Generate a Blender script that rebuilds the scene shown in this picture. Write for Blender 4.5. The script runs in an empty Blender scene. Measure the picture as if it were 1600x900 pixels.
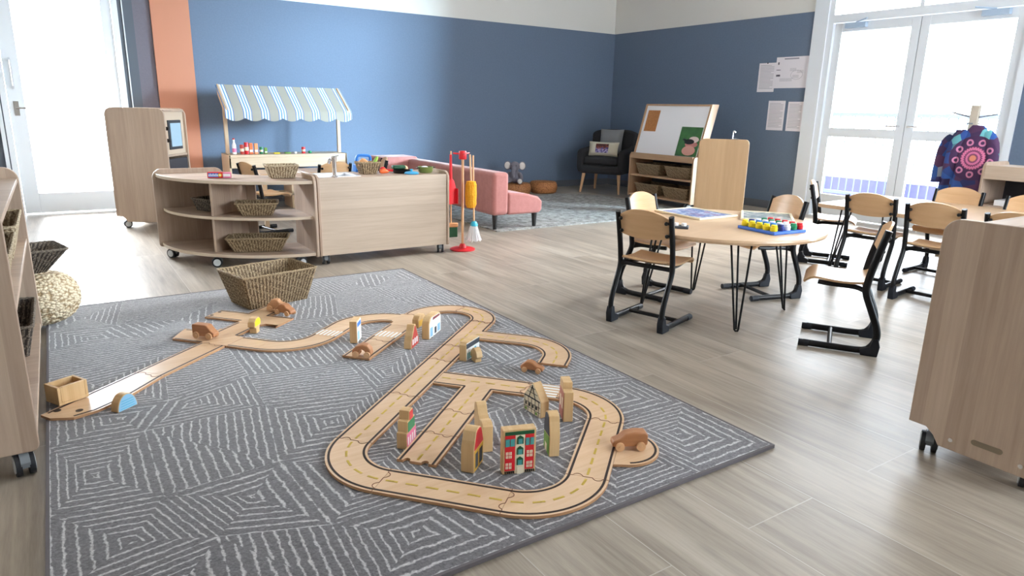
import bpy, bmesh, math, random
from math import sin, cos, pi, radians, sqrt, atan2, hypot
from mathutils import Vector, Matrix
random.seed(7)
C = bpy.context.scene.collection
SC = bpy.context.scene

# ------------------------------------------------------------------ camera
CAM_H = 1.08
F_PX, YAW, PITCH, ROLL = 1062.87, radians(33.657), radians(14.681), radians(-1.2426)
_f = Vector((sin(YAW)*cos(PITCH), cos(YAW)*cos(PITCH), -sin(PITCH)))
_r = Vector((cos(YAW), -sin(YAW), 0)); _d = _f.cross(_r)
CX = cos(ROLL)*_r + sin(ROLL)*_d
CY = -sin(ROLL)*_r + cos(ROLL)*_d
CZ = _f
cd = bpy.data.cameras.new('camera'); cam = bpy.data.objects.new('camera', cd); C.objects.link(cam)
cd.sensor_width = 36; cd.lens = F_PX/1600*36; cd.clip_start = 0.05; cd.clip_end = 200
m = Matrix((CX, -CY, -CZ)).transposed().to_4x4(); m.translation = (0, 0, CAM_H); cam.matrix_world = m
SC.camera = cam

# ------------------------------------------------------------------ light
SC.view_settings.view_transform = 'Standard'; SC.view_settings.look = 'None'
SC.view_settings.gamma = 1.0; SC.view_settings.use_curve_mapping = False
SC.view_settings.exposure = 0.0
W = bpy.data.worlds.new('daylight'); SC.world = W; W.use_nodes = True
bg = W.node_tree.nodes['Background']; bg.inputs[0].default_value = (0.84, 0.92, 1.0, 1); bg.inputs[1].default_value = 15.0
SC.cycles.max_bounces = 8; SC.cycles.diffuse_bounces = 5; SC.cycles.transparent_max_bounces = 16
SC.cycles.sample_clamp_indirect = 8
SC.cycles.use_denoising = True

def area(name, loc, rot, sx, sy, power, col=(1, 1, 1), portal=False, parent=None):
    l = bpy.data.lights.new(name, 'AREA'); l.shape = 'RECTANGLE'; l.size = sx; l.size_y = sy
    l.energy = power; l.color = col
    if portal: l.cycles.is_portal = True
    o = bpy.data.objects.new(name, l); C.objects.link(o); o.location = loc; o.rotation_euler = rot
    if parent: o.parent = parent
    return o
# daylight portals in the openings of the room (light guides, they add nothing themselves)
area('portal_right_door', (7.16, 3.68, 1.4), (0, radians(90), 0), 2.8, 1.9, 0, portal=True)
area('portal_right_window', (7.16, -0.9, 1.45), (0, radians(90), 0), 2.3, 1.2, 0, portal=True)
area('portal_left_door', (0.18, 8.16, 1.05), (radians(-90), 0, 0), 0.9, 2.0, 0, portal=True)
def sky_patch(name, loc, aim, sx, sy, power, col, spread):
    o = area(name, loc, (0, 0, 0), sx, sy, power, col)
    o.rotation_euler = (Vector(aim)-Vector(loc)).to_track_quat('-Z', 'Y').to_euler(); o.data.spread = radians(spread); return o
# bright sky through the tall window behind the photographer, and blue sky slanting in through the double doors
sky_patch('daylight_front_window', (4.3, -1.95, 1.9), (2.0, 6.0, .5), 2.5, 1.5, 17, (.80, .92, 1.0), 80)
sky_patch('daylight_double_door', (12.4, -2.0, 2.8), (3.0, 8.0, .6), 4.0, 2.2, 760, (.60, .83, 1.0), 40)
sky_patch('daylight_double_door_high', (12.5, 3.2, 4.6), (3.6, 4.3, 0), 3.0, 2.4, 400, (.93, .97, 1.0), 60)
sky_patch('daylight_left_door', (-1.2, 11.5, 3.2), (1.3, 4.6, 0), 2.2, 2.0, 430, (.90, .95, 1.0), 70)
FILL_PANELS = [(1.0, 1.8), (3.6, 1.8), (1.0, 4.6), (3.6, 4.6), (1.9, 6.4)]  # places of the added fill panels, all out of view
FILL_W = 4.5

# ------------------------------------------------------------------ helpers
def at(px, py, z=0.0):
    """point at height z seen at a place of the 1600x900 photograph"""
    v = CX*((px-800)/F_PX) + CY*((py-450)/F_PX) + CZ
    t = (z-CAM_H)/v.z
    return Vector((v.x*t, v.y*t, z))

class MB:
    def __init__(s, M=None): s.v = []; s.f = []; s.m = []; s.M = M; s.uv = None
    def add(s, vs, fs, mi=0):
        b = len(s.v)
        for p in vs:
            p = Vector(p)
            s.v.append(s.M @ p if s.M is not None else p)
        for k, f in enumerate(fs):
            s.f.append([b+i for i in f]); s.m.append(mi[k] if isinstance(mi, (list, tuple)) else mi)
        return s
    def box(s, x0, y0, z0, x1, y1, z1, mi=0):
        vs = [(x, y, z) for z in (z0, z1) for y in (y0, y1) for x in (x0, x1)]
        return s.add(vs, [(0, 2, 3, 1), (4, 5, 7, 6), (0, 1, 5, 4), (2, 6, 7, 3), (0, 4, 6, 2), (1, 3, 7, 5)], mi)
    def prism(s, pts, fn, t0, t1, mi=0, mtop=None, mbot=None):
        """pts 2D outline; fn(a,b,t)->3D"""
        n = len(pts)
        A = sum(pts[i][0]*pts[(i+1) % n][1]-pts[(i+1) % n][0]*pts[i][1] for i in range(n))
        if A < 0: pts = pts[::-1]
        vs = [fn(a, b, t0) for a, b in pts]+[fn(a, b, t1) for a, b in pts]
        fs = [tuple(range(n-1, -1, -1)), tuple(range(n, 2*n))]+[(i, (i+1) % n, n+(i+1) % n, n+i) for i in range(n)]
        ms = [mi if mbot is None else mbot, mi if mtop is None else mtop]+[mi]*n
        return s.add(vs, fs, ms)
    def tube(s, pts, r, seg=10, mi=0, closed=False, flat=1.0):
        pts = [Vector(p) for p in pts]; n = len(pts)
        rs = r if isinstance(r, (list, tuple)) else [r]*n
        vs = []; nrm = None
        for i in range(n):
            a = pts[(i-1) % n] if (closed or i > 0) else pts[0]
            b = pts[(i+1) % n] if (closed or i < n-1) else pts[-1]
            t = (b-a).normalized()
            if nrm is None:
                nrm = t.orthogonal().normalized()
                if abs(t.z) < .9: nrm = (Vector((0, 0, 1))-t*t.z).normalized()
                elif abs(t.y) < .9: nrm = (Vector((0, 1, 0))-t*t.y).normalized()
            nrm = (nrm-t*nrm.dot(t)).normalized(); bn = t.cross(nrm)
            for k in range(seg):
                q = 2*pi*k/seg
                vs.append(pts[i]+nrm*(cos(q)*rs[i])+bn*(sin(q)*rs[i]*flat))
        fs = []
        for i in range(n if closed else n-1):
            j = (i+1) % n
            for k in range(seg):
                l = (k+1) % seg
                fs.append((i*seg+k, i*seg+l, j*seg+l, j*seg+k))
        if not closed:
            fs.append(tuple(range(seg-1, -1, -1))); fs.append(tuple((n-1)*seg+k for k in range(seg)))
        return s.add(vs, fs, mi)
    def lathe(s, prof, c=(0, 0, 0), seg=24, mi=0, fn=None):
        """prof [(r,z)...] bottom to top"""
        vs = []; c = Vector(c)
        for i, (r, z) in enumerate(prof):
            for k in range(seg):
                q = 2*pi*k/seg; rr = r+(fn(q, i) if fn else 0)
                vs.append(c+Vector((rr*cos(q), rr*sin(q), z)))
        n = len(prof); fs = []
        for i in range(n-1):
            for k in range(seg):
                l = (k+1) % seg; fs.append((i*seg+k, i*seg+l, (i+1)*seg+l, (i+1)*seg+k))
        if prof[0][0] > 1e-4: fs.append(tuple(range(seg-1, -1, -1)))
        if prof[-1][0] > 1e-4: fs.append(tuple((n-1)*seg+k for k in range(seg)))
        return s.add(vs, fs, mi)
    def ball(s, c, r, seg=20, rings=12, mi=0, sc=(1, 1, 1), R=None):
        vs = []; c = Vector(c)
        for i in range(rings+1):
            ph = -pi/2+pi*i/rings
            for k in range(seg):
                q = 2*pi*k/seg
                p = Vector((r*cos(ph)*cos(q)*sc[0], r*cos(ph)*sin(q)*sc[1], r*sin(ph)*sc[2]))
                vs.append(c+(R @ p if R is not None else p))
        fs = [(i*seg+k, i*seg+(k+1) % seg, (i+1)*seg+(k+1) % seg, (i+1)*seg+k) for i in range(rings) for k in range(seg)]
        return s.add(vs, fs, mi)
    def sheet(s, G, t, mi=0):
        """closed solid from a grid of points, thickness t along the normals"""
        n, m_ = len(G), len(G[0]); G = [[Vector(p) for p in r] for r in G]; N = []
        for i in range(n):
            r = []
            for j in range(m_):
                a = G[min(i+1, n-1)][j]-G[max(i-1, 0)][j]; b = G[i][min(j+1, m_-1)]-G[i][max(j-1, 0)]
                q = a.cross(b); r.append(q.normalized() if q.length > 1e-9 else Vector((0, 0, 1)))
            N.append(r)
        vs = [G[i][j]+N[i][j]*t/2 for i in range(n) for j in range(m_)]+[G[i][j]-N[i][j]*t/2 for i in range(n) for j in range(m_)]
        o = n*m_; fs = []
        for i in range(n-1):
            for j in range(m_-1):
                a, b, c, d = i*m_+j, (i+1)*m_+j, (i+1)*m_+j+1, i*m_+j+1
                fs.append((a, b, c, d)); fs.append((o+d, o+c, o+b, o+a))
        for i in range(n-1):
            a, b = i*m_, (i+1)*m_; fs.append((a, o+a, o+b, b))
            a, b = i*m_+m_-1, (i+1)*m_+m_-1; fs.append((b, o+b, o+a, a))
        for j in range(m_-1):
            a, b = j, j+1; fs.append((b, o+b, o+a, a))
            a, b = (n-1)*m_+j, (n-1)*m_+j+1; fs.append((a, o+a, o+b, b))
        return s.add(vs, fs, mi)
    def build(s, name, mats, parent=None, smooth=False, bevel=0, bseg=2, sub=0, ang=35):
        me = bpy.data.meshes.new(name); me.from_pydata([tuple(v) for v in s.v], [], s.f)
        for mt in (mats if isinstance(mats, (list, tuple)) else [mats]): me.materials.append(mt)
        me.polygons.foreach_set('material_index', s.m)
        if smooth or bevel or sub:
            me.polygons.foreach_set('use_smooth', [True]*len(s.f))
            if not sub: me.set_sharp_from_angle(angle=radians(ang))
        if s.uv:
            ul = me.uv_layers.new(name='UVMap')
            k = 0
            for fi in range(len(s.f)):
                for u in s.uv[fi]: ul.data[k].uv = u; k += 1
        me.update()
        o = bpy.data.objects.new(name, me); C.objects.link(o)
        if parent: o.parent = parent
        if bevel:
            b = o.modifiers.new('bevel', 'BEVEL'); b.width = bevel; b.segments = bseg; b.limit_method = 'ANGLE'; b.angle_limit = radians(40)
        if sub:
            b = o.modifiers.new('sub', 'SUBSURF'); b.levels = sub; b.render_levels = sub
        return o

def thing(name, label, cat, loc=(0, 0, 0), rz=0, group=None):
    o = bpy.data.objects.new(name, None); C.objects.link(o); o.empty_display_size = .1
    o.location = loc; o.rotation_euler = (0, 0, rz); o['label'] = label; o['category'] = cat
    if group: o['group'] = group
    return o
def tag(o, label, cat, group=None, kind=None):
    o['label'] = label; o['category'] = cat
    if group: o['group'] = group
    if kind: o['kind'] = kind
    return o
def struct(o): o['kind'] = 'structure'; return o
def dup(root, loc, rz, label, group=None):
    r = root.copy(); C.objects.link(r); r.location = loc; r.rotation_euler = (0, 0, rz); r['label'] = label
    if group: r['group'] = group
    for ch in list(root.children):
        c = ch.copy(); C.objects.link(c); c.parent = r
        for g in list(ch.children):
            d = g.copy(); C.objects.link(d); d.parent = c
    return r
def XY(a, b, t): return (a, b, t)
def XZ(a, b, t): return (a, -t, b)     # outline in x,z, thickness along -y
def YZ(a, b, t): return (t, a, b)
def arc(cx, cy, r, a0, a1, n=8): return [(cx+r*cos(radians(a0+(a1-a0)*i/n)), cy+r*sin(radians(a0+(a1-a0)*i/n))) for i in range(n+1)]
def smoothpath(pts, n=6):
    P = [Vector(p) for p in pts]; out = []
    for i in range(len(P)-1):
        p0, p1, p2, p3 = P[max(i-1, 0)], P[i], P[i+1], P[min(i+2, len(P)-1)]
        for k in range(n):
            t = k/n
            out.append(.5*((2*p1)+(p2-p0)*t+(2*p0-5*p1+4*p2-p3)*t*t+(3*p1-p0-3*p2+p3)*t**3))
    out.append(P[-1]); return out

# ------------------------------------------------------------------ materials
def srgb(r, g, b):
    f = lambda c: (c/255)/12.92 if c/255 <= .04045 else (((c/255)+.055)/1.055)**2.4
    return (f(r), f(g), f(b), 1)
def newmat(name, col=(.5, .5, .5, 1), rough=.5, metal=0.0, spec=None):
    mt = bpy.data.materials.new(name); mt.use_nodes = True
    b = mt.node_tree.nodes['Principled BSDF']; b.inputs['Base Color'].default_value = col
    b.inputs['Roughness'].default_value = rough; b.inputs['Metallic'].default_value = metal
    if spec is not None: b.inputs['Specular IOR Level'].default_value = spec
    return mt
class NT:
    def __init__(s, mt): s.t = mt.node_tree; s.b = s.t.nodes['Principled BSDF']
    def n(s, typ, **kw):
        x = s.t.nodes.new(typ)
        for k, v in kw.items():
            if k.startswith('_'): setattr(x, k[1:], v)
            else: x.inputs[k.replace('__', ' ')].default_value = v
        return x
    def l(s, a, b): s.t.links.new(a, b)
    def math(s, op, a, b=None, clamp=False):
        x = s.t.nodes.new('ShaderNodeMath'); x.operation = op; x.use_clamp = clamp
        for i, q in enumerate((a, b)):
            if q is None: continue
            if isinstance(q, (int, float)): x.inputs[i].default_value = q
            else: s.l(q, x.inputs[i])
        return x.outputs[0]
    def mix(s, fac, a, b):
        x = s.t.nodes.new('ShaderNodeMix'); x.data_type = 'RGBA'
        for i, q in ((0, fac), (6, a), (7, b)):
            if hasattr(q, 'links'): s.l(q, x.inputs[i])
            else: x.inputs[i].default_value = q
        return x.outputs[2]
    def ramp(s, fac, stops):
        x = s.t.nodes.new('ShaderNodeValToRGB'); e = x.color_ramp.elements
        while len(e) < len(stops): e.new(.5)
        for i, (p, c) in enumerate(stops): e[i].position = p; e[i].color = c
        s.l(fac, x.inputs[0]); return x.outputs[0]
    def noise(s, vec, scale, detail=3, rough=.5):
        x = s.t.nodes.new('ShaderNodeTexNoise'); x.inputs['Scale'].default_value = scale; x.inputs['Detail'].default_value = detail
        x.inputs['Roughness'].default_value = rough
        if vec is not None: s.l(vec, x.inputs['Vector'])
        return x.outputs['Fac']
    def map(s, vec, sc=(1, 1, 1), rot=(0, 0, 0), loc=(0, 0, 0)):
        x = s.t.nodes.new('ShaderNodeMapping'); x.inputs['Scale'].default_value = sc; x.inputs['Rotation'].default_value = rot
        x.inputs['Location'].default_value = loc
        s.l(vec, x.inputs['Vector']); return x.outputs[0]
    def tc(s, k='Object'): return s.t.nodes.new('ShaderNodeTexCoord').outputs[k]
    def sep(s, v):
        x = s.t.nodes.new('ShaderNodeSeparateXYZ'); s.l(v, x.inputs[0]); return x.outputs
    def bump(s, h, strength=.3, dist=.01):
        x = s.t.nodes.new('ShaderNodeBump'); x.inputs['Strength'].default_value = strength; x.inputs['Distance'].default_value = dist
        s.l(h, x.inputs['Height']); s.l(x.outputs[0], s.b.inputs['Normal'])

def wood(name, light, dark, grain='z', cross='x', band=.07, rough=.45, fine=1.0, bandamt=.35):
    mt = newmat(name, light, rough); N = NT(mt); co = N.tc()
    st = {'x': (1.3, 26, 26), 'y': (26, 1.3, 26), 'z': (26, 26, 1.3)}[grain]
    g = N.noise(N.map(co, tuple(q*fine for q in st)), 1.6, 5, .6)
    g2 = N.noise(N.map(co, tuple(q*fine*4 for q in st)), 1.2, 2, .5)
    sx = N.sep(co); c = sx[{'x': 0, 'y': 1, 'z': 2}[cross]]
    fl = N.math('FLOOR', N.math('DIVIDE', N.math('ADD', c, 5.013), band))
    wn = N.t.nodes.new('ShaderNodeTexWhiteNoise'); wn.noise_dimensions = '1D'; N.l(fl, wn.inputs['W'])
    v = N.math('ADD', N.math('MULTIPLY', g, .65), N.math('MULTIPLY', g2, .35))
    v = N.math('ADD', N.math('MULTIPLY', N.math('SUBTRACT', v, .5), 1.5), .5)
    v = N.math('ADD', N.math('MULTIPLY', v, 1-bandamt), N.math('MULTIPLY', wn.outputs['Value'], bandamt), True)
    N.l(N.mix(v, dark, light), N.b.inputs['Base Color'])
    return mt
def fabric(name, col, amt=.25, scale=400, rough=.95):
    mt = newmat(name, col, rough); N = NT(mt); f = N.noise(N.tc(), scale, 2)
    d = tuple(q*(1-amt) for q in col[:3])+(1,); e = tuple(min(1, q*(1+amt)) for q in col[:3])+(1,)
    N.l(N.mix(f, d, e), N.b.inputs['Base Color']); N.bump(f, .3, .002); N.b.inputs['Specular IOR Level'].default_value = .15
    return mt

OAKL, OAKD = srgb(204, 182, 162), srgb(152, 128, 110)
m_oak_v = wood('grey_oak_vertical', OAKL, OAKD, 'z', 'x')
m_oak_vy = wood('grey_oak_vertical_y', OAKL, OAKD, 'z', 'y')
m_oak_h = wood('grey_oak_horizontal', srgb(212, 194, 174), srgb(168, 147, 128), 'x', 'z', .06)
m_oak_top = wood('grey_oak_top', OAKL, OAKD, 'x', 'y')
m_edge = newmat('oak_edge_band', srgb(214, 196, 174), .45)
m_oaky = wood('light_oak', srgb(226, 192, 148), srgb(196, 158, 114), 'z', 'y', .08)
m_oaky_edge = wood('light_oak_rail', srgb(200, 166, 130), srgb(168, 134, 102), 'x', 'z', .3, bandamt=.1)
m_birch = wood('birch_plywood', srgb(222, 186, 144), srgb(194, 152, 110), 'y', 'z', .5, .32, .7, .08)
m_ply_edge = newmat('plywood_edge', srgb(190, 152, 108), .5)
m_table = wood('table_laminate', srgb(222, 190, 156), srgb(198, 164, 130), 'x', 'y', .4, .28, .5, .1)
m_track = wood('track_plywood', srgb(231, 200, 166), srgb(206, 168, 132), 'x', 'y', .9, .27, .8, .1)
m_track_edge = newmat('track_side', srgb(186, 140, 100), .6)
m_burn = newmat('burnt_line', srgb(46, 30, 24), .6)
m_yellow = newmat('dash_yellow', srgb(204, 174, 74), .6)
m_white = newmat('white_paint', srgb(236, 236, 234), .45)
m_joint = newmat('joint_brown', srgb(120, 76, 52), .7)
m_pine = wood('pine_block', srgb(228, 198, 150), srgb(196, 154, 104), 'z', 'x', .012, .5, 1.5, .5)
m_walnut = wood('brown_toy_wood', srgb(192, 134, 90), srgb(150, 96, 60), 'x', 'z', .3, .4, 2, .1)
m_beech = newmat('beech_wheel', srgb(214, 170, 128), .5)
m_black = newmat('black_steel', srgb(12, 13, 17), .34, 0.0, .3)
m_blackcap = newmat('black_rubber_cap', srgb(22, 27, 36), .5, 0.0, .35)
m_chrome = newmat('chrome', (.8, .8, .82, 1), .15, 1)
m_grey_pl = newmat('grey_plastic', srgb(120, 126, 132), .4)
m_wheel = newmat('wheel_grey', srgb(208, 212, 214), .35)
m_rub = newmat('rubber', srgb(34, 36, 42), .5)
m_dark = newmat('dark_interior', srgb(58, 58, 66), .6)
def plain(n, r, g, b, rough=.5): return newmat(n, srgb(r, g, b), rough)
m_red = plain('red_plastic', 214, 34, 44, .35); m_orange = plain('orange_plastic', 236, 110, 50, .4)
m_green = plain('green_plastic', 20, 130, 84, .4); m_blue = plain('blue_plastic', 40, 120, 205, .4)
m_yel = plain('yellow_plastic', 240, 214, 30, .4); m_wht = plain('white_plastic', 240, 240, 242, .4)
m_teal = plain('teal_plastic', 40, 170, 200, .4); m_dkgreen = plain('dark_green', 20, 82, 50, .5)
m_navy = plain('navy', 30, 46, 120, .4); m_blk = plain('black_plastic', 24, 24, 26, .4); m_pink = plain('pink', 226, 120, 160, .5)
m_skyblue = plain('sky_blue', 140, 190, 222, .5); m_brick = plain('brick_red', 178, 60, 48, .6); m_tan = plain('tan', 206, 150, 100, .6)
m_teal2 = plain('painted_teal', 70, 150, 150, .5); m_slate = plain('painted_slate', 62, 66, 74, .6); m_leaf = plain('painted_leaf', 110, 150, 60, .6)
m_cream = plain('painted_cream', 236, 224, 196, .5)

# walls
def wallmat(name, col, tint=.12, sc=60):
    mt = newmat(name, col, .75); N = NT(mt); f = N.noise(N.tc(), sc, 4, .7)
    N.l(N.mix(f, tuple(q*(1-tint) for q in col[:3])+(1,), tuple(q*(1+tint) for q in col[:3])+(1,)), N.b.inputs['Base Color'])
    N.bump(N.noise(N.tc(), 500, 2), .15, .002); N.b.inputs['Specular IOR Level'].default_value = .25
    return mt
m_bluewall = wallmat('blue_pinboard', srgb(103, 118, 139))
m_whitewall = newmat('white_wall', srgb(226, 224, 218), .8)
m_greywall = wallmat('grey_pinboard', srgb(112, 108, 118))
m_darkpanel = newmat('dark_grey_panel', srgb(84, 92, 102), .6)
m_orangewall = newmat('orange_column_paint', srgb(188, 126, 98), .6)
m_ceil = newmat('ceiling_white', srgb(235, 235, 232), .8)
m_frame = newmat('white_aluminium', srgb(226, 232, 238), .4)
m_skirt = newmat('grey_skirting', srgb(96, 100, 108), .6)
mt = bpy.data.materials.new('window_glass'); mt.use_nodes = True; m_glass = mt
t = mt.node_tree; t.nodes.clear(); o_ = t.nodes.new('ShaderNodeOutputMaterial'); tr = t.nodes.new('ShaderNodeBsdfTransparent')
gl = t.nodes.new('ShaderNodeBsdfGlossy'); gl.inputs['Roughness'].default_value = .02; mx = t.nodes.new('ShaderNodeMixShader'); fr = t.nodes.new('ShaderNodeFresnel')
fr.inputs[0].default_value = 1.25
t.links.new(fr.outputs[0], mx.inputs[0]); t.links.new(tr.outputs[0], mx.inputs[1]); t.links.new(gl.outputs[0], mx.inputs[2]); t.links.new(mx.outputs[0], o_.inputs[0])

# floor planks along Y
m_floor = newmat('vinyl_planks', srgb(180, 168, 152), .38); N = NT(m_floor); co = N.tc()
sw = N.sep(co); cb = N.t.nodes.new('ShaderNodeCombineXYZ'); N.l(sw[1], cb.inputs[0]); N.l(sw[0], cb.inputs[1])
bk = N.t.nodes.new('ShaderNodeTexBrick'); N.l(N.map(cb.outputs[0], loc=(-.983+.0, .0135, 0)), bk.inputs['Vector'])
bk.offset = .37; bk.inputs['Scale'].default_value = 1; bk.inputs['Brick Width'].default_value = 1.5; bk.inputs['Row Height'].default_value = .29
bk.inputs['Mortar Size'].default_value = .0018; bk.inputs['Mortar Smooth'].default_value = .3; bk.inputs['Color1'].default_value = (0, 0, 0, 1); bk.inputs['Color2'].default_value = (1, 1, 1, 1)
bk.inputs['Mortar'].default_value = (.5, .5, .5, 1)
ofs = N.t.nodes.new('ShaderNodeVectorMath'); ofs.operation = 'ADD'; N.l(co, ofs.inputs[0])
sc_ = N.t.nodes.new('ShaderNodeVectorMath'); sc_.operation = 'SCALE'; N.l(bk.outputs['Color'], sc_.inputs[0]); sc_.inputs['Scale'].default_value = 7.0
N.l(sc_.outputs[0], ofs.inputs[1]); gv = ofs.outputs[0]
g1 = N.noise(N.map(gv, (11, 1.1, 5)), 1.0, 6, .62); g2 = N.noise(N.map(gv, (55, 2.6, 5)), 1.0, 5, .7)
g3 = N.noise(N.map(gv, (3.4, .8, 1)), 1.3, 2, .5)
v = N.math('ADD', N.math('ADD', N.math('MULTIPLY', g1, .45), N.math('MULTIPLY', g2, .35)), N.math('MULTIPLY', g3, .2))
col = N.ramp(v, [(.30, srgb(100, 90, 81)), (.43, srgb(141, 130, 117)), (.56, srgb(170, 159, 145)), (.72, srgb(193, 185, 172))])
kn = N.noise(N.map(gv, (9, 1.7, 3)), 1.2, 3, .6)
kf = N.math('MULTIPLY', N.math('GREATER_THAN', kn, .68), .0)
kf = N.ramp(kn, [(.63, (0, 0, 0, 1)), (.74, (1, 1, 1, 1))])
col = N.mix(N.math('MULTIPLY', kf, .3), col, srgb(104, 96, 90))
col = N.mix(N.math('MULTIPLY', bk.outputs['Fac'], .55), col, srgb(206, 202, 196))
N.l(col, N.b.inputs['Base Color']); N.b.inputs['Specular IOR Level'].default_value = .75
N.l(N.math('ADD', N.math('MULTIPLY', g2, .14), .29), N.b.inputs['Roughness']); N.bump(g2, .05, .001)

# big rug: UV u runs across the stripes of every facet
m_rug = newmat('grey_patterned_pile', srgb(100, 98, 102), .95); N = NT(m_rug); uv = N.sep(N.tc('UV')); ob = N.tc()
wob = N.math('MULTIPLY', N.math('SUBTRACT', N.noise(ob, 26, 4, .7), .5), .8)
fr_ = N.math('FRACT', N.math('ADD', uv[0], wob))
tri = N.math('ABSOLUTE', N.math('SUBTRACT', fr_, .5))
wd = N.math('ADD', N.math('MULTIPLY', N.noise(ob, 60, 3, .7), .28), .205)
ln = N.math('MULTIPLY', N.math('SUBTRACT', tri, wd), 9, True)
fine = N.noise(N.map(ob, (1, 1, 1)), 105, 4, .8); fine = N.math('ADD', N.math('MULTIPLY', N.math('SUBTRACT', fine, .5), 2.6), .5, True); mid = N.noise(ob, 9, 3, .6)
base = N.mix(fine, srgb(56, 54, 60), srgb(132, 130, 134))
base = N.mix(N.math('MULTIPLY', mid, .5), base, srgb(112, 110, 114))
lc = N.mix(fine, srgb(158, 156, 160), srgb(226, 225, 226))
N.l(N.mix(N.math('MULTIPLY', ln, .92), base, lc), N.b.inputs['Base Color']); N.b.inputs['Specular IOR Level'].default_value = .2
N.b.inputs['Sheen Weight'].default_value = .5; N.b.inputs['Sheen Roughness'].default_value = .4
N.bump(N.math('ADD', fine, N.math('MULTIPLY', ln, .5)), .5, .003)
m_rugedge = newmat('rug_binding', srgb(104, 99, 102), .9)
m_rug2 = newmat('pale_mottled_pile', srgb(170, 168, 164), .95); N = NT(m_rug2); f = N.noise(N.tc(), 14, 6, .8)
N.l(N.ramp(f, [(.38, srgb(104, 102, 100)), (.5, srgb(146, 144, 140)), (.62, srgb(176, 175, 172))]), N.b.inputs['Base Color'])

def weavemat(name, a, b, sc=120):
    mt = newmat(name, a, .75); N = NT(mt); f = N.noise(N.map(N.tc(), (1, 1, 1.6)), sc, 3, .7)
    N.l(N.ramp(f, [(.34, b), (.6, a)]), N.b.inputs['Base Color']); N.bump(f, .6, .003); return mt
m_seagrass = weavemat('seagrass', srgb(178, 156, 122), srgb(96, 76, 54))
m_seagrass_l = weavemat('pale_seagrass', srgb(206, 190, 160), srgb(128, 108, 84))
m_darkweave = weavemat('dark_weave', srgb(128, 116, 102), srgb(54, 46, 40))
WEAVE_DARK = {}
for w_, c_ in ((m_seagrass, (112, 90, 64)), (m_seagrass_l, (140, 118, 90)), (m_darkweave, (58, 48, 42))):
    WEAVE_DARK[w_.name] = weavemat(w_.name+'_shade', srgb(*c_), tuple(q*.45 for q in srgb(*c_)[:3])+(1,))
m_rattan = weavemat('orange_rattan', srgb(186, 126, 76), srgb(118, 70, 38), 60)

# ------------------------------------------------------------------ room shell
XL, XR, YF, YB, ZC, ZB = -1.6, 7.07, -1.6, 8.03, 2.95, 2.18
struct(MB().box(XL-.2, YF-.2, -.1, XR+.2, YB+.2, 0).build('floor', m_floor))
struct(MB().box(XL-.2, YF-.2, ZC, XR+.2, YB+.2, ZC+.1).build('ceiling', m_ceil))
# back wall: left piece, above the door, right piece
b = MB(); b.box(XL, YB, 0, -.36, YB+.15, ZC, 1); b.box(-.36, YB, 2.2, .67, YB+.15, ZC, 2)
b.box(.67, YB, 0, .80, YB+.15, ZC, 1); b.box(.80, YB, 0, 1.0, YB+.15, ZC, 3)
b.box(1.0, YB, 0, XR, YB+.15, ZB, 0); b.box(1.0, YB+.012, ZB, XR, YB+.15, ZC, 2)
struct(b.build('wall_back', [m_bluewall, m_darkpanel, m_whitewall, m_greywall]))
struct(MB().box(.955, YB-.03, 0, 1.31, YB+.01, ZC).build('trim_1', m_orangewall))
struct(MB().box(.705, YB-.012, 0, .715, YB+.01, ZC).build('trim_2', m_frame))
struct(MB().box(-.40, YB-.02, 0, -.37, YB+.01, ZC).build('trim_3', m_frame))
# right wall: blue piece near the corner, opening for the doors, piece beyond, window opening
DY0, DY1 = 2.70, 4.62
b = MB(); b.box(XR, 4.78, 0, XR+.15, YB+.15, ZB, 0); b.box(XR+.012, 4.78, ZB, XR+.15, YB+.15, ZC, 1)
b.box(XR, DY1, 0, XR+.15, 4.78, ZC, 1)
b.box(XR, -.3, 0, XR+.15, DY0, ZB, 0); b.box(XR+.012, -.3, ZB, XR+.15, DY0, ZC, 1)
b.box(XR, -1.5, 0, XR+.15, -.3, .35, 0); b.box(XR, -1.5, 2.6, XR+.15, -.3, ZC, 1); b.box(XR, YF, 0, XR+.15, -1.5, ZC, 1)
b.box(XR, DY0, 2.82, XR+.15, DY1, ZC, 1)
struct(b.build('wall_right', [m_bluewall, m_whitewall]))
struct(MB().box(XL-.15, YF, 0, XL, YB+.15, ZC).build('wall_left', m_whitewall))
b = MB(); b.box(XL, YF-.15, 0, 2.8, YF, ZC); b.box(5.8, YF-.15, 0, XR+.15, YF, ZC); b.box(2.8, YF-.15, 0, 5.8, YF, .7); b.box(2.8, YF-.15, 2.75, 5.8, YF, ZC)
struct(b.build('wall_front', m_whitewall))
struct(MB().box(1.31, YB-.012, 0, XR, YB, .09).build('baseboard_back', m_skirt))
struct(MB().box(XR-.012, 4.78, 0, XR, YB, .09).build('baseboard_right', m_skirt))
# window frames off to the side
for nm, fr_box, gl_box in (
        ('window_2', [(XR, -1.5, .35, XR+.12, -.3, .42), (XR, -1.5, 2.53, XR+.12, -.3, 2.6), (XR, -1.5, .42, XR+.12, -1.43, 2.53), (XR, -.37, .42, XR+.12, -.3, 2.53)], (XR+.05, -1.43, .42, XR+.06, -.37, 2.53)),
        ('window_3', [(2.8, YF-.13, .7, 5.8, YF, .77), (2.8, YF-.13, 2.68, 5.8, YF, 2.75), (2.8, YF-.13, .77, 2.87, YF, 2.68), (5.73, YF-.13, .77, 5.8, YF, 2.68)], (2.87, YF-.07, .77, 5.73, YF-.06, 2.68))):
    b = MB()
    for q in fr_box: b.box(*q)
    w = struct(b.build(nm, m_frame)); MB().box(*gl_box).build('glass_pane', m_glass, w)

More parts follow.
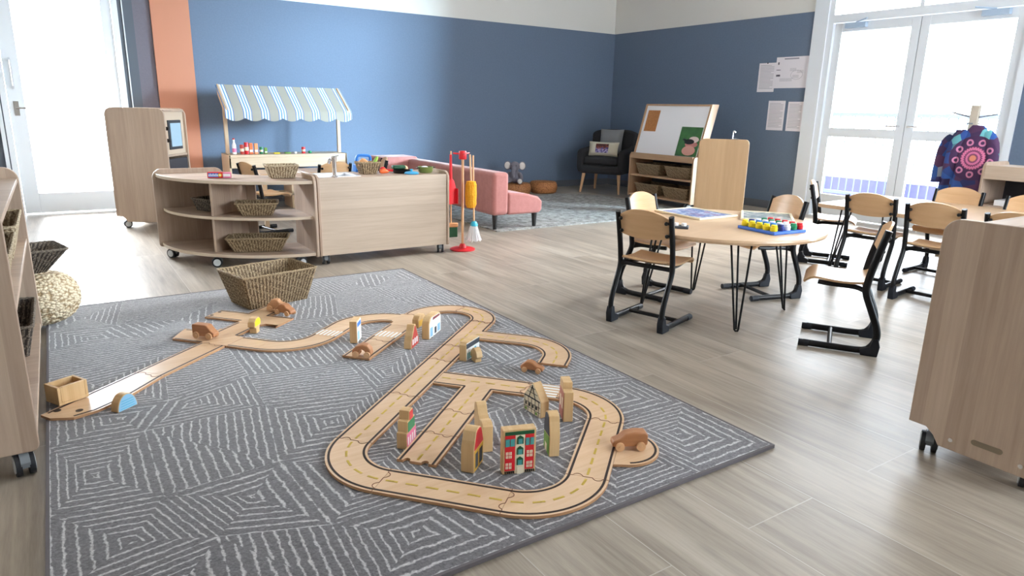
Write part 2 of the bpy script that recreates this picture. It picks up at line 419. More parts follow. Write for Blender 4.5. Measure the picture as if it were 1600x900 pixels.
# left glazed door (opens beside the tall play unit)
b = MB(); b.box(-.36, YB-.01, 0, -.315, YB+.1, 2.2); b.box(.62, YB-.01, 0, .67, YB+.1, 2.2); b.box(-.315, YB-.01, 2.13, .62, YB+.1, 2.2)
struct(b.build('trim_4', m_frame))
b = MB(); y0, y1 = YB+.01, YB+.05
b.box(-.31, y0, .01, -.185, y1, 2.12); b.box(.525, y0, .01, .615, y1, 2.12); b.box(-.185, y0, .01, .525, y1, .20); b.box(-.185, y0, 2.03, .525, y1, 2.12)
dl = struct(b.build('door_1', m_frame, bevel=.003))
MB().box(-.185, y0+.015, .20, .525, y0+.021, 2.03).build('glass_pane', m_glass, dl)
b = MB(); b.box(-.272, y0-.008, .93, -.232, y0, 1.06); b.tube([(-.252, y0-.008, 1.0), (-.252, y0-.045, 1.0), (-.16, y0-.045, 1.0)], .008)
b.build('door_lever', m_chrome, dl, smooth=True)
b = MB(); b.tube([(-.255, y0, 1.18), (-.255, y0-.05, 1.2), (-.255, y0-.05, 1.42), (-.255, y0, 1.44)], .011); b.build('pull_handle', m_chrome, dl, smooth=True)

# right double door with transom
b = MB(); x0, x1 = XR-.01, XR+.11
b.box(x0, DY1-.06, 0, x1, DY1, 2.82); b.box(x0, DY0, 0, x1, DY0+.06, 2.82); b.box(x0, DY0+.06, 2.04, x1, DY1-.06, 2.12); b.box(x0, DY0+.06, 2.75, x1, DY1-.06, 2.82)
b.box(x0, 3.645, 2.12, x1, 3.685, 2.75)
trm = struct(b.build('window_1', m_frame)); MB().box(XR+.05, DY0+.06, 2.12, XR+.056, DY1-.06, 2.75).build('glass_pane', m_glass, trm)
struct(MB().box(XR-.03, DY1, 0, XR+.02, 4.785, ZC).build('trim_5', m_frame))
m_closer = newmat('closer_blue_grey', srgb(170, 190, 212), .4)
def leaf(nm, ya, yb, hy):
    x0, x1 = XR+.02, XR+.06; b = MB(); s = .085
    b.box(x0, ya, .01, x1, ya+s, 2.035); b.box(x0, yb-s, .01, x1, yb, 2.035)
    for z0, z1 in ((.01, .25), (.87, .965), (1.945, 2.035)): b.box(x0, ya+s, z0, x1, yb-s, z1)
    d = struct(b.build(nm, m_frame, bevel=.003))
    for z0, z1 in ((.25, .87), (.965, 1.945)): MB().box(x0+.015, ya+s, z0, x0+.021, yb-s, z1).build('glass_pane', m_glass, d)
    MB().tube([(x0, hy, 1.0), (x0-.05, hy, 1.0), (x0-.05, hy+(.1 if hy > 3.665 else -.1), 1.0)], .009).build('door_lever', m_chrome, d, smooth=True)
    b = MB(); c = ya+.25 if hy < 3.665 else yb-.25
    b.box(x0-.05, c-.11, 1.975, x0, c+.11, 2.025); b.tube([(x0-.03, c, 2.03), (x0-.10, c+(-.15 if hy < 3.665 else .15)*-1, 2.05)], .008)
    b.build('door_closer', m_closer, d)
leaf('door_2', 3.668, DY1-.065, 3.72); leaf('door_3', DY0+.065, 3.662, 3.61)
MB().box(XR+.03, 3.655, .02, XR+.05, 3.675, 2.03).build('trim_6', m_dark)['kind'] = 'structure'

# outside: paving and a balustrade beyond the right door
m_pave = newmat('pale_paving', srgb(225, 222, 216), .8)
tag(MB().box(7.3, -8, -.14, 30, 18, -.06).build('paving', m_pave), 'pale sunlit paving outside the double doors', 'paving')['kind'] = 'structure'
tag(MB().box(-8, 8.3, -.14, 7.2, 30, -.06).build('paving', m_pave), 'pale sunlit paving outside the single glazed door', 'paving')['kind'] = 'structure'
m_rail = newmat('blue_grey_metal', srgb(88, 98, 120), .5)
fn = thing('balustrade', 'blue-grey upright-bar balustrade outside the double glass doors', 'railing', (9.3, 4.2, -.06))
b = MB()
for i in range(60):
    y = -3+i*.11; b.tube([(0, y, .12), (0, y, 1.15)], .009, 6)
b.build('bars', m_rail, fn); b = MB(); b.box(-.02, -3.1, 1.15, .02, 3.7, 1.2); b.box(-.02, -3.1, .08, .02, 3.7, .12); b.build('rail', m_rail, fn)
for y in (-1.6, .55, 2.4): MB().box(-.045, y-.05, 0, .045, y+.05, 1.25).build('post', m_rail, fn)
m_deck = newmat('lilac_kerb', srgb(86, 84, 122), .8)
tag(MB().box(9.6, -4, -.06, 10.4, 12, .22).build('planter_kerb', m_deck), 'low blue-violet kerb behind the balustrade outside', 'kerb')

# unseen fill panels, added under the ceiling to brighten the room
m_diff = newmat('fill_diffuser', (1, 1, 1, 1), .6); nb = m_diff.node_tree.nodes['Principled BSDF']
nb.inputs['Emission Color'].default_value = (1, .97, .93, 1); nb.inputs['Emission Strength'].default_value = 2.0
for i, (x, y) in enumerate(FILL_PANELS):
    t_ = thing('fill_panel', 'square white fill light panel added above the top of the picture', 'fill light', (x, y, ZC), 0, 'added fill light panels')
    MB().box(-.32, -.32, -.03, .32, .32, -.0).build('frame', m_frame, t_); MB().box(-.3, -.3, -.034, .3, .3, -.03).build('diffuser', m_diff, t_)
    area('fill_lamp', (0, 0, -.05), (0, 0, 0), .58, .58, FILL_W, (1, .96, .91), parent=t_)

# ------------------------------------------------------------------ big rug
RX0, RX1, RY0, RY1, RZ = -.14, 1.894, 1.235, 4.2, .012
random.seed(11)
b = MB(); b.uv = []
nx, ny = 6, 8
P = {}
for i in range(nx+1):
    for j in range(ny+1):
        x = RX0+.009+(RX1-RX0-.018)*i/nx; y = RY0+.009+(RY1-RY0-.018)*j/ny
        if 0 < i < nx: x += random.uniform(-.085, .085)
        if 0 < j < ny: y += random.uniform(-.09, .09)
        P[i, j] = Vector((x, y, RZ))
def facet(tri, freq):
    """stripes parallel to edge 0-1"""
    e = (tri[1]-tri[0]).normalized(); nrm = Vector((-e.y, e.x, 0))
    uvs = [(abs((p-tri[0]).dot(nrm))*freq+.02, (p-tri[0]).dot(e)) for p in tri]
    a = (tri[1]-tri[0]).cross(tri[2]-tri[0]).z
    if a < 0: tri = tri[::-1]; uvs = uvs[::-1]
    b.add(tri, [tuple(range(len(tri)))]); b.uv.append(uvs)
for i in range(nx):
    for j in range(ny):
        q = [P[i, j], P[i+1, j], P[i+1, j+1], P[i, j+1]]
        c = sum(q, Vector())/4+Vector((random.uniform(-.06, .06), random.uniform(-.06, .06), 0))
        k = random.random()
        if k < .62:
            for s in range(4): facet([q[s], q[(s+1) % 4], c], random.choice((28, 34, 40, 46)))
        elif k < .82:
            facet([q[0], q[1], q[2]], 38); facet([q[2], q[3], q[0]], 40)
        else:
            facet([q[1], q[2], q[3]], 36); facet([q[3], q[0], q[1]], 32)
rug = thing('area_rug', 'large grey rug with white geometric line pattern under the wooden road track', 'rug')
top = b.build('pile', m_rug, rug)
b = MB(); e = .009
b.box(RX0, RY0, .001, RX1, RY1, .0105); 
b.box(RX0, RY0, .0105, RX1, RY0+e, .013); b.box(RX0, RY1-e, .0105, RX1, RY1, .013); b.box(RX0, RY0+e, .0105, RX0+e, RY1-e, .013); b.box(RX1-e, RY0+e, .0105, RX1, RY1-e, .013)
b.build('binding', m_rugedge, rug)
# far rug
tag(MB().prism([(3.27, 5.17), (5.5, 5.17), (5.85, 5.3), (5.95, 5.6), (5.95, 6.75), (5.8, 7.15), (5.5, 7.25), (3.27, 7.25)], XY, .001, .012).build('mottled_rug', m_rug2), 'pale mottled grey rug under the pink sofa and dark armchair', 'rug')

# ------------------------------------------------------------------ road track on the rug
TA = radians(41.3); TO = Vector((.70, 1.967, 0)); HW = .065; TZ0, TZ1 = .0135, .0225
def tf(a, b_, z): return (TO.x+a*cos(TA)-b_*sin(TA), TO.y+a*sin(TA)+b_*cos(TA), z)
def stripe(b, pts, w, z, mi, closed=False):
    """flat ribbon on the track surface"""
    P_ = [Vector((p[0], p[1])) for p in pts]
    for i in range(len(P_)-1):
        d = P_[i+1]-P_[i]
        if d.length < 1e-6: continue
        n_ = Vector((-d.y, d.x)).normalized()*w/2; x = d.normalized()*w*.15
        q = [P_[i]-x+n_, P_[i]-x-n_, P_[i+1]+x-n_, P_[i+1]+x+n_]
        b.prism([(p.x, p.y) for p in q], tf, z-.0006, z, mi)
def offs(path, d):
    P_ = [Vector(p) for p in path]; out = []
    for i, p in enumerate(P_):
        t_ = (P_[min(i+1, len(P_)-1)]-P_[max(i-1, 0)]).normalized(); out.append(tuple(p+Vector((-t_.y, t_.x))*d))
    return out
def dashes(b, path, n=None):
    P_ = [Vector(p) for p in path]; L = [0]
    for i in range(1, len(P_)): L.append(L[-1]+(P_[i]-P_[i-1]).length)
    def pt(s):
        for i in range(1, len(P_)):
            if s <= L[i]+1e-9: return P_[i-1].lerp(P_[i], (s-L[i-1])/max(1e-9, L[i]-L[i-1]))
        return P_[-1]
    n = max(1, round(L[-1]/.063)); st = L[-1]/n
    for k in range(n):
        s0 = k*st+st*.22; s1 = k*st+st*.78
        stripe(b, [tuple(pt(s0+(s1-s0)*q/3)) for q in range(4)], .0075, TZ1+.0008, 2)
def jigsaw(b, p, ang, z=TZ1+.0008):
    pts = []
    for k in range(25):
        u_ = -HW+2*HW*k/24; w_ = 0
        for c0, sg in ((-.033, 1), (.028, -1)):
            if abs(u_-c0) < .014: w_ = sg*.013*sqrt(max(0, 1-((u_-c0)/.014)**2))
        pts.append((p[0]+cos(ang)*u_-sin(ang)*w_, p[1]+sin(ang)*u_+cos(ang)*w_))
    stripe(b, pts, .0022, z, 3)
TRK = [m_track, m_burn, m_yellow, m_joint, m_white, m_track_edge]
def piece(label, outline, edges=(), centre=(), joints=(), extra=None, mat=0, name='road_track_piece'):
    b = MB(); b.prism(outline, tf, TZ0, TZ1, 5, mtop=0)
    for e_ in edges: stripe(b, e_, .0075, TZ1+.0008, 1)
    for c in centre: dashes(b, c)
    for p, a in joints: jigsaw(b, p, a)
    if extra: extra(b)
    return tag(b.build(name, TRK), label, 'toy track', 'wooden road track pieces')
EI = HW-.011; G_ = .0008
def straight(label, p, q, j=True, notch=False, dash=True, extra=None, edges=(1, 1)):
    p, q = Vector(p), Vector(q); d = (q-p).normalized(); n_ = Vector((-d.y, d.x)); p2 = p+d*G_; q2 = q-d*G_
    o = [p2-n_*HW, ]
    o = [tuple(p2-n_*HW)]
    if notch:   # two round bites at the far end q
        o.append(tuple(q2-n_*HW))
        for c in (-.033, .028):
            for a in range(0, 9): 
                an = pi*a/8; o.append(tuple(q2+n_*(c-.012*cos(an))-d*(.016*sin(an))))
        o.append(tuple(q2+n_*HW))
    else: o += [tuple(q2-n_*HW), tuple(q2+n_*HW)]
    o.append(tuple(p2+n_*HW))
    ed = []
    if edges[0]: ed.append([tuple(p2+n_*EI), tuple(q2+n_*EI)])
    if edges[1]: ed.append([tuple(p2-n_*EI), tuple(q2-n_*EI)])
    return piece(label, o, ed, [[tuple(p), tuple(q)]] if dash else [], [((p.x, p.y), atan2(n_.y, n_.x))] if j else [], extra)
def curve(label, c, a0, a1, R=.195, j=True, dash=True, tail=None):
    A = arc(c[0], c[1], R+HW, a0, a1, 20); B = arc(c[0], c[1], R-HW, a1, a0, 20)
    ctr = arc(c[0], c[1], R, a0, a1, 20)
    e1 = arc(c[0], c[1], R+EI, a0, a1, 20); e2 = arc(c[0], c[1], R-EI, a0, a1, 20)
    return piece(label, A+B, [e1, e2], [ctr] if dash else [], [(ctr[0], radians(a0))] if j else [])
R_ = .195
curve('plywood quarter-bend track piece at the left tip of the front loop', (0, -.195), 90, 180)
straight('straight plywood track piece along the front edge of the loop nearest the camera', (-.195, -.195), (-.195, -.575))
curve('plywood quarter-bend track piece at the front right of the loop, nearest the camera', (0, -.575), 180, 270)
straight('straight plywood track piece on the right of the loop beside the parked brown car', (0, -.77), (.4, -.77))
piece('half-round plywood lay-by piece outside the loop under the brown car', [(.10, -.836), (.345, -.836)]+arc(.225, -.85, .118, -5, -175, 16), [arc(.225, -.85, .107, -20, -160, 16)])
curve('plywood quarter-bend track piece at the right end of the loop behind the tall block', (.4, -.575), 270, 360)
def bridge(b): 
    for k in range(5): stripe(b, [(.545+k*.025, -.56), (.545+k*.025, -.47)], .011, TZ1+.001, 4)
straight('short plywood track piece with a white striped crossing behind the half-timbered house', (.595, -.575), (.595, -.44), dash=False, extra=bridge)
piece('plywood T-junction track piece in the middle of the loop', [(.53, -.44+G_), (.66, -.44+G_), (.66, -.067), (.53, -.067), (.53, -.185), (.31, -.185), (.31, -.315), (.53, -.315)],
      [[(.649, -.44), (.649, -.067)], [(.541, -.067), (.541, -.196), (.31, -.196)], [(.541, -.44), (.541, -.304), (.31, -.304)]],
      [[(.595, -.44), (.595, -.067)], [(.56, -.25), (.31, -.25)]], [((.595, -.43), 0)])
straight('short straight plywood track piece inside the loop beyond the middle junction', (.31, -.25), (.125, -.25))
straight('straight plywood track piece inside the loop ending in two round notches', (.125, -.25), (-.07, -.25), notch=True)
straight('first straight plywood track piece of the long road, leaving the left tip of the loop', (0, 0), (.39, 0))
straight('second straight plywood track piece of the long road, joined by the middle junction', (.39, 0), (.78, 0))
straight('short third plywood track piece of the long road beside the teal shop block', (.78, 0), (.96, 0))
piece('plywood T-junction track piece near the top of the long road', [(.96+G_, -.065), (1.095, -.065), (1.095, -.19), (1.225, -.19), (1.225, -.065), (1.363, -.065), (1.363, .065), (.96+G_, .065)],
      [[(.96, .054), (1.363, .054)], [(.96, -.054), (1.106, -.054), (1.106, -.19)], [(1.363, -.054), (1.214, -.054), (1.214, -.19)]],
      [[(.96, 0), (1.363, 0)], [(1.16, -.03), (1.16, -.19)]], [((.97, 0), pi/2), ((1.352, 0), pi/2)])
oA = [(1.225, -.191), (1.225, -.28)]+arc(.965, -.28, .26, 0, -90, 18)+[(.885, -.54)]
oB = [(.885, -.41), (.965, -.41)]+arc(.965, -.28, .13, -90, 0, 14)+[(1.095, -.28), (1.095, -.191)]
piece('hook-shaped plywood bend branching off right and ending at the brown sedan', oA+oB, [[(1.214, -.191), (1.214, -.28)]+arc(.965, -.28, .249, 0, -90, 18)+[(.885, -.529)], [(1.106, -.191), (1.106, -.28)]+arc(.965, -.28, .141, 0, -90, 14)+[(.885, -.421)]],
      [[(1.16, -.191), (1.16, -.28)]+arc(.965, -.28, .195, 0, -90, 14)+[(.885, -.475)]])
curve('plywood quarter-bend track piece at the right of the far hairpin', (1.365, .18), -90, 0, .18)
curve('plywood quarter-bend track piece at the left of the far hairpin', (1.365, .18), 0, 90, .18, dash=False)
piece('plywood Y-junction track piece behind the white shop block', [(1.17+G_, .295), (1.363, .295), (1.363, .425), (1.35, .44), (1.22, .44), (1.22, .425), (1.17+G_, .425)],
      [[(1.17, .306), (1.363, .306)]], [], [((1.352, .36), pi/2)])
def zebra1(b):
    for k in range(6): stripe(b, [(.985, .31+k*.02), (1.06, .31+k*.02)], .009, TZ1+.001, 4)
straight('plywood track piece with a white zebra crossing left of the gabled orange house', (1.17, .36), (.93, .36), dash=False, j=False, extra=zebra1)
straight('straight plywood dead-end track piece under the arched brown car', (.93, .36), (.695, .36), dash=False)
curve('plywood bend behind the thin blue-and-white shop block', (1.09, .44), 0, 90, j=False, dash=False)
def zebra2(b):
    for k in range(6): stripe(b, [(.915, .585+k*.02), (.985, .585+k*.02)], .009, TZ1+.001, 4)
straight('plywood track piece with a white zebra crossing in the far S-bend', (1.09, .635), (.9, .635), dash=False, j=False, extra=zebra2)
curve('plywood quarter-bend at the bottom of the far S-bend', (.9, .83), 270, 180, j=False, dash=False)
straight('short plywood track piece between the S-bend and the left crossroads', (.705, .83), (.705, .975), dash=False, j=False)
piece('plywood crossroads track piece under the brown van', [(.64, .977), (.77, .977), (.77, 1.02), (.95, 1.02), (.95, 1.15), (.84, 1.15), (.84, 1.16), (.80, 1.16), (.785, 1.32), (.645, 1.27), (.645, 1.115), (.64, 1.115)],
      [[(.95, 1.031), (.781, 1.031), (.781, .977)], [(.651, 1.26), (.651, 1.115)], [(.95, 1.139), (.79, 1.139), (.775, 1.30)]])
straight('straight plywood track piece leading from the crossroads towards the shelf', (.638, 1.047), (.27, 1.047), dash=False)
def holes(b):
    for (x, y) in ((-.115, 1.09), (-.09, 1.02)): b.prism(arc(x, y, .012, 0, 360, 14)[:-1], tf, TZ1, TZ1+.001, 1)
piece('curved-end plywood track piece running under the small wooden crate', [(.27-G_, 1.112), (.27-G_, .982), (.06, .955), (-.07, .962), (-.14, .99), (-.17, 1.06), (-.16, 1.112)], [[(.27, .993), (.06, .967), (-.07, .974), (-.13, 1.0)], [(.27, 1.101), (-.14, 1.101)]], [], [((.255, 1.047), pi/2)], extra=holes)
piece('far left plywood T-junction track piece behind the yellow arch block', [(.952, .93), (1.105, .93), (1.105, 1.067), (1.17, 1.067), (1.17, 1.197), (1.105, 1.197), (1.105, 1.36), (.975, 1.36), (.975, 1.152), (.952, 1.152), (.952, 1.02), (.975, 1.0), (.975, .93)],
      [[(1.094, .93), (1.094, 1.078), (1.17, 1.078)], [(.986, 1.36), (.986, 1.152)], [(1.094, 1.36), (1.094, 1.186), (1.17, 1.186)]], [], [], extra=lambda b: [b.prism(arc(x, y, .009, 0, 360, 12)[:-1], tf, TZ1, TZ1+.001, 1) for x, y in ((1.01, 1.345), (1.07, 1.345))])
straight('short plywood track stub under the two brown cars beside the big basket', (1.172, 1.132), (1.30, 1.132), dash=False, j=False)

# ------------------------------------------------------------------ upright building blocks
def block(name, label, pL, pR, w, h, th, outline, decor, mats, cat='wooden block'):
    """pL,pR photo points of the bottom front edge; outline in 0..1 x 0..1 of w,h; decor: (poly 0..1, mat index)"""
    A = at(*pL, RZ+.001); B = at(*pR, RZ+.001); d = (B-A); d.z = 0; ang = atan2(d.y, d.x); c = (A+B)/2
    t_ = thing(name, label, cat, (c.x, c.y, RZ+.001), ang, 'painted wooden town blocks')
    fn_ = lambda a, z, t: ((a-.5)*w, t, z*h)
    b = MB(); b.prism(outline, fn_, .0, th); b.build('block_body', m_pine, t_, bevel=.002, bseg=2)
    b = MB(); mm = []
    for lay, (poly, mi) in enumerate(decor):
        b.prism(poly, fn_, -.0010-.0001*lay, .0006, mi)
    if decor: b.build('painted_front', mats, t_)
    return t_
def rc(x0, y0, x1, y1): return [(x0, y0), (x1, y0), (x1, y1), (x0, y1)]
SQ = rc(0, 0, 1, 1)
# stepped gable, left of the inner stub
block('block_building', 'stepped-gable town block with pink, green and red front, left of the inner road stub', (636, 703), (650, 686), .08, .125, .035,
      [(0, 0), (1, 0), (1, .45), (.88, .45), (.88, .75), (.7, .75), (.7, 1), (.3, 1), (.3, .75), (.12, .75), (.12, .45), (0, .45)],
      [(rc(.03, .03, .97, .42), 0), (rc(.15, .45, .85, .72), 1), (rc(.33, .74, .67, .97), 2)]+[(rc(.1+.22*k, .1, .2+.22*k, .32), 3) for k in range(4)], [m_pink, m_green, m_red, m_white])
block('block_building', 'red-roofed yellow-fronted town block standing just left of the red four-storey one', (742, 738), (753, 722), .085, .135, .042,
      [(0, 0), (1, 0), (1, .6), (.75, .95), (.6, 1), (.4, 1), (.25, .95), (0, .6)],
      [([(.03, .55), (.97, .55), (.74, .93), (.6, .97), (.4, .97), (.26, .93)], 0), (rc(.05, .03, .95, .53), 1), (rc(.12, .08, .4, .45), 2), (rc(.55, .08, .88, .45), 3)], [m_red, plain('painted_ochre', 214, 168, 50), m_slate, m_blk])
block('block_building', 'plain wavy-topped wooden block turned away, behind the red-roofed one', (777, 719), (750, 668), .12, .135, .034,
      [(0, 0), (1, 0), (1, .85), (.95, .96), (.8, 1), (.7, .92), (.6, .78), (.42, .7), (.3, .74), (.12, .74), (0, .66)], [(rc(.05, .03, .95, .6), 0)], [m_brick])
wn = []
for r_ in range(2):
    for c_ in (0.09, .19, .72, .82): wn += [(rc(c_, .12+.25*r_, c_+.075, .26+.25*r_), 3), (rc(c_+.032, .12+.25*r_, c_+.042, .26+.25*r_), 0), (rc(c_, .185+.25*r_, c_+.075, .197+.25*r_), 0)]
block('block_building', 'red four-storey town block with teal arched windows and green cornice', (785, 742), (836, 736), .103, .145, .032, SQ,
      [(rc(.06, .08, .94, .9), 0), (rc(.37, .0, .66, .9), 1), (rc(.06, .88, .94, .96), 2)]+wn+[(rc(.07, .64, .2, .8), 4), (rc(.22, .64, .35, .8), 4), (rc(.68, .64, .79, .8), 4), (rc(.82, .64, .93, .8), 4)]
      + [(rc(.43, .22+.24*k, .6, .34+.24*k)+[(.56, .38+.24*k), (.47, .38+.24*k)], 4 if q else 2) for k in range(3) for q in (0, 1)][:0]
      + [x for k in range(3) for x in ((rc(.42, .2+.24*k, .61, .30+.24*k)[:2]+[(.61, .34+.24*k), (.515, .39+.24*k), (.42, .34+.24*k)], 2), (rc(.455, .2+.24*k, .575, .32+.24*k), 4))]
      + [(rc(.43, .0, .6, .16), 1)]+[(rc(.06+.06*k, .03, .095+.06*k, .07), 5) for k in range(5)]+[(rc(.68+.06*k, .03, .715+.06*k, .07), 5) for k in range(5)], [m_red, m_cream, m_dkgreen, m_cream, m_teal2, m_blk])
block('block_building', 'slate-roofed town block with a green leafy base, right of the red one', (848, 694), (859, 717), .075, .14, .034,
      [(0, 0), (1, 0), (1, .55), (.8, .95), (.6, 1), (.4, 1), (.2, .95), (0, .6)],
      [([(.03, .45), (.97, .5), (.78, .92), (.6, .97), (.4, .97), (.22, .92), (.03, .6)], 0), ([(.05, .03), (.97, .03), (.97, .48), (.05, .43)], 1), (rc(.3, .03, .6, .22), 2)], [m_slate, m_leaf, m_cream])
tim = []
for k in range(5): tim.append((rc(.06+.2*k, .02, .085+.2*k, .5), 1))
for k in range(3): tim.append((rc(.03, .14+.17*k, .97, .155+.17*k), 1))
tim += [([(.06, .5), (.94, .5), (.94, .52), (.06, .52)], 1), ([(.2, .66), (.8, .66), (.8, .675), (.2, .675)], 1), ([(.35, .82), (.65, .82), (.65, .835), (.35, .835)], 1), ([(.3, .5), (.33, .5), (.53, .9), (.5, .93)], 1), ([(.7, .5), (.67, .5), (.47, .9), (.5, .93)], 1)]
for k in range(4): tim.append((rc(.12+.2*k, .2, .19+.2*k, .3), 1))
for k in (0, 3): tim.append((rc(.12+.2*k, .04, .2+.2*k, .12), 2))
block('block_building', 'half-timbered black-and-white gabled house block at the back of the loop', (817, 637), (846, 655), .105, .12, .036,
      [(0, 0), (1, 0), (1, .5), (.5, 1), (0, .5)], [([(.02, .01), (.98, .01), (.98, .49), (.5, .97), (.02, .49)], 0)]+tim, [m_cream, m_blk, m_leaf])
block('block_building', 'tall narrow block with reddish front standing on the back right bend', (873, 643), (880, 660), .085, .14, .034,
      [(0, 0), (1, 0), (1, .8), (.7, .82), (.7, 1), (0, 1)], [(rc(.04, .03, .96, .78), 0), (rc(.2, .3, .4, .6), 1), (rc(.6, .3, .8, .6), 1)], [plain('painted_rose', 178, 110, 96), m_cream])
shopw = [(rc(.08+.11*k, .08, .16+.11*k, .42), 1) for k in range(7)]
block('block_building', 'wide teal shop block with dark awning beside the long road', (727, 566), (750, 551), .125, .085, .034,
      [(0, 0), (1, 0), (1, .85), (.92, 1), (.08, 1), (0, .85)], [(rc(.03, .03, .97, .95), 0), (rc(.03, .66, .97, .92), 2)]+shopw+[(rc(.6, .1, .72, .55), 3)], [m_white, m_teal2, m_slate, m_teal])
block('tree_block', 'small plain rounded wooden tree block in front of the teal shop block', (757, 568), (741, 558), .062, .062, .03,
      [(.2, 0), (.8, 0), (.8, .25), (1, .4), (.85, .75), (.6, 1), (.35, 1), (.1, .75), (0, .4), (.2, .25)], [], [m_white])
block('block_building', 'gabled block with an orange triangular front and white arches', (641, 548), (656, 534), .10, .105, .036,
      [(0, 0), (1, 0), (1, .25), (.6, 1), (.45, 1), (0, .3)], [([(.05, .03), (.95, .03), (.95, .24), (.56, .94), (.48, .94), (.05, .3)], 0)]+[(rc(.15+.25*k, .15, .3+.25*k, .4), 1) for k in range(3)], [m_brick, m_white])
block('block_building', 'white shop block with a dark red sign strip beside the far hairpin', (669, 532), (690, 515), .155, .105, .036,
      [(0, 0), (1, 0), (1, .8), (.9, .95), (.75, 1), (.2, 1), (.08, .9), (0, .7)], [([(.03, .03), (.97, .03), (.97, .78), (.88, .92), (.2, .96), (.05, .7)], 0), ([(.3, .8), (.9, .8), (.85, .9), (.32, .93)], 1), (rc(.1, .08, .3, .5), 2), (rc(.45, .1, .6, .4), 3), (rc(.7, .1, .9, .45), 2)], [m_white, plain('painted_maroon', 130, 50, 56), m_skyblue, m_slate])
block('block_building', 'low yellow-roofed block lying behind the white shop block', (652, 514), (668, 504), .09, .06, .034,
      [(0, 0), (1, 0), (1, .6), (.7, 1), (.2, 1), (0, .7)], [(rc(.05, .1, .95, .6), 0)], [plain('painted_gold', 222, 172, 64)])
block('block_building', 'thin blue-and-white shop block standing by the far S-bend', (558, 537), (565, 527), .085, .105, .034,
      SQ, [(rc(.04, .03, .96, .96), 0), (rc(.1, .7, .9, .9), 1), (rc(.15, .1, .5, .5), 2)], [m_white, m_blue, m_skyblue])
block('tree_block', 'scalloped tree block with a yellow painted crown near the left crossroads', (398, 524), (409, 515), .075, .075, .034,
      [(.25, 0), (.75, 0), (.75, .35), (1, .5), (.97, .8), (.75, 1), (.3, 1), (.03, .8), (0, .5), (.25, .35)], [([(.1, .5), (.9, .5), (.93, .8), (.73, .95), (.3, .95), (.07, .8)], 0)], [m_yel])
block('dome_block', 'half-round block with a pale blue wavy front at the left edge of the rug', (186, 645), (214, 632), .083, .058, .034,
      arc(.5, 0, .5, 0, 180, 14) if False else [(.5+.5*cos(radians(a)), sin(radians(a))) for a in range(0, 181, 12)],
      [([(.5+.46*cos(radians(a)), .03+.93*sin(radians(a))) for a in range(0, 181, 12)], 0)]+[(rc(.15+.02*k, .12+.16*k, .85-.02*k, .15+.16*k), 1) for k in range(4)], [m_skyblue, m_teal])
# small wooden crate
p = at(98, 647, RZ+.001)
cr = thing('toy_crate', 'small open pale wooden box on the left edge of the rug', 'box', (-.072, 2.80, RZ+.0135), radians(28))
b = MB(); w_, d_, h_ = .052, .042, .068
b.box(-w_, -d_, 0, w_, d_, .01); b.box(-w_, -d_, .01, -w_+.01, d_, h_); b.box(w_-.01, -d_, .01, w_, d_, h_); b.box(-w_+.01, -d_, .01, w_-.01, -d_+.01, h_); b.box(-w_+.01, d_-.01, .01, w_-.01, d_, h_)
b.build('box_body', m_pine, cr, bevel=.0015)

# ------------------------------------------------------------------ toy cars
CARS = {
    'van': [(-.5, .12), (.42, .12), (.5, .16), (.5, .42), (.36, .6), (.2, .95), (.1, 1), (-.46, 1), (-.5, .92)],
    'sedan': [(-.5, .15), (.5, .15), (.5, .38), (.42, .5), (.22, .58), (.05, .88), (-.08, .98), (-.25, .95), (-.42, .62), (-.5, .5)],
    'wagon': [(-.5, .15), (.42, .15), (.5, .25), (.5, .85), (.42, .98), (.1, 1), (-.15, .9), (-.3, .62), (-.46, .5), (-.5, .42)],
    'beetle': [(-.5, .15), (.5, .15), (.5, .4), (.4, .62), (.22, .72), (.12, .95), (-.05, 1.0), (-.22, .92), (-.32, .68), (-.46, .5)],
    'arch': [(-.5, .1), (-.2, .1), (-.14, .45), (.0, .6), (.16, .45), (.22, .1), (.5, .1), (.46, .6), (.3, .9), (.05, 1), (-.3, .85), (-.5, .5)]}
def car(kind, label, px, z, ang, L, H_, Wd, body=m_walnut):
    p = at(*px, z); t_ = thing('toy_car', label, 'toy car', (p.x, p.y, z), radians(ang), 'wooden toy cars')
    o = [(a*L, q*H_) for a, q in CARS[kind]]
    MB().prism(o, lambda a, q, t: (a, t, q+.003), -Wd/2, Wd/2).build('car_body', body, t_, bevel=.005, bseg=3)
    r = H_*.25
    for sx in (-.3, .3):
        for sy in (-1, 1):
            c = (sx*L, sy*(Wd/2+.0015), r); b = MB()
            b.tube([(c[0], c[1]-.006*1, c[2]), (c[0], c[1]+.006, c[2])], r, 18); b.tube([(c[0], c[1]+sy*.005, c[2]), (c[0], c[1]+sy*.008, c[2])], r*.35, 8)
            b.build('wheel', m_beech, t_, smooth=True)
    return t_
TT = TZ1+.0022
car('wagon', 'brown wooden estate car on the half-round lay-by right of the loop', (982, 699), TT, -28, .115, .058, .04)
car('sedan', 'low brown wooden sedan at the end of the hook-shaped bend', (832, 580), RZ+.001, -52, .10, .045, .036)
car('van', 'dark brown wooden van on the left crossroads', (322, 527), TT, -48, .115, .062, .04)
car('beetle', 'brown wooden beetle-shaped car in front of its paler twin by the basket', (446, 491), TT, -62, .115, .055, .04)
car('beetle', 'paler wooden car just behind the brown one by the big basket', (433, 485), TT, -38, .10, .062, .04, wood('mid_toy_wood', srgb(206, 158, 116), srgb(168, 120, 82), 'x', 'z', .3, .4, 2, .1))
car('arch', 'small dark arched wooden car on the zebra-crossing dead end', (567, 556), TT, -38, .085, .055, .042)

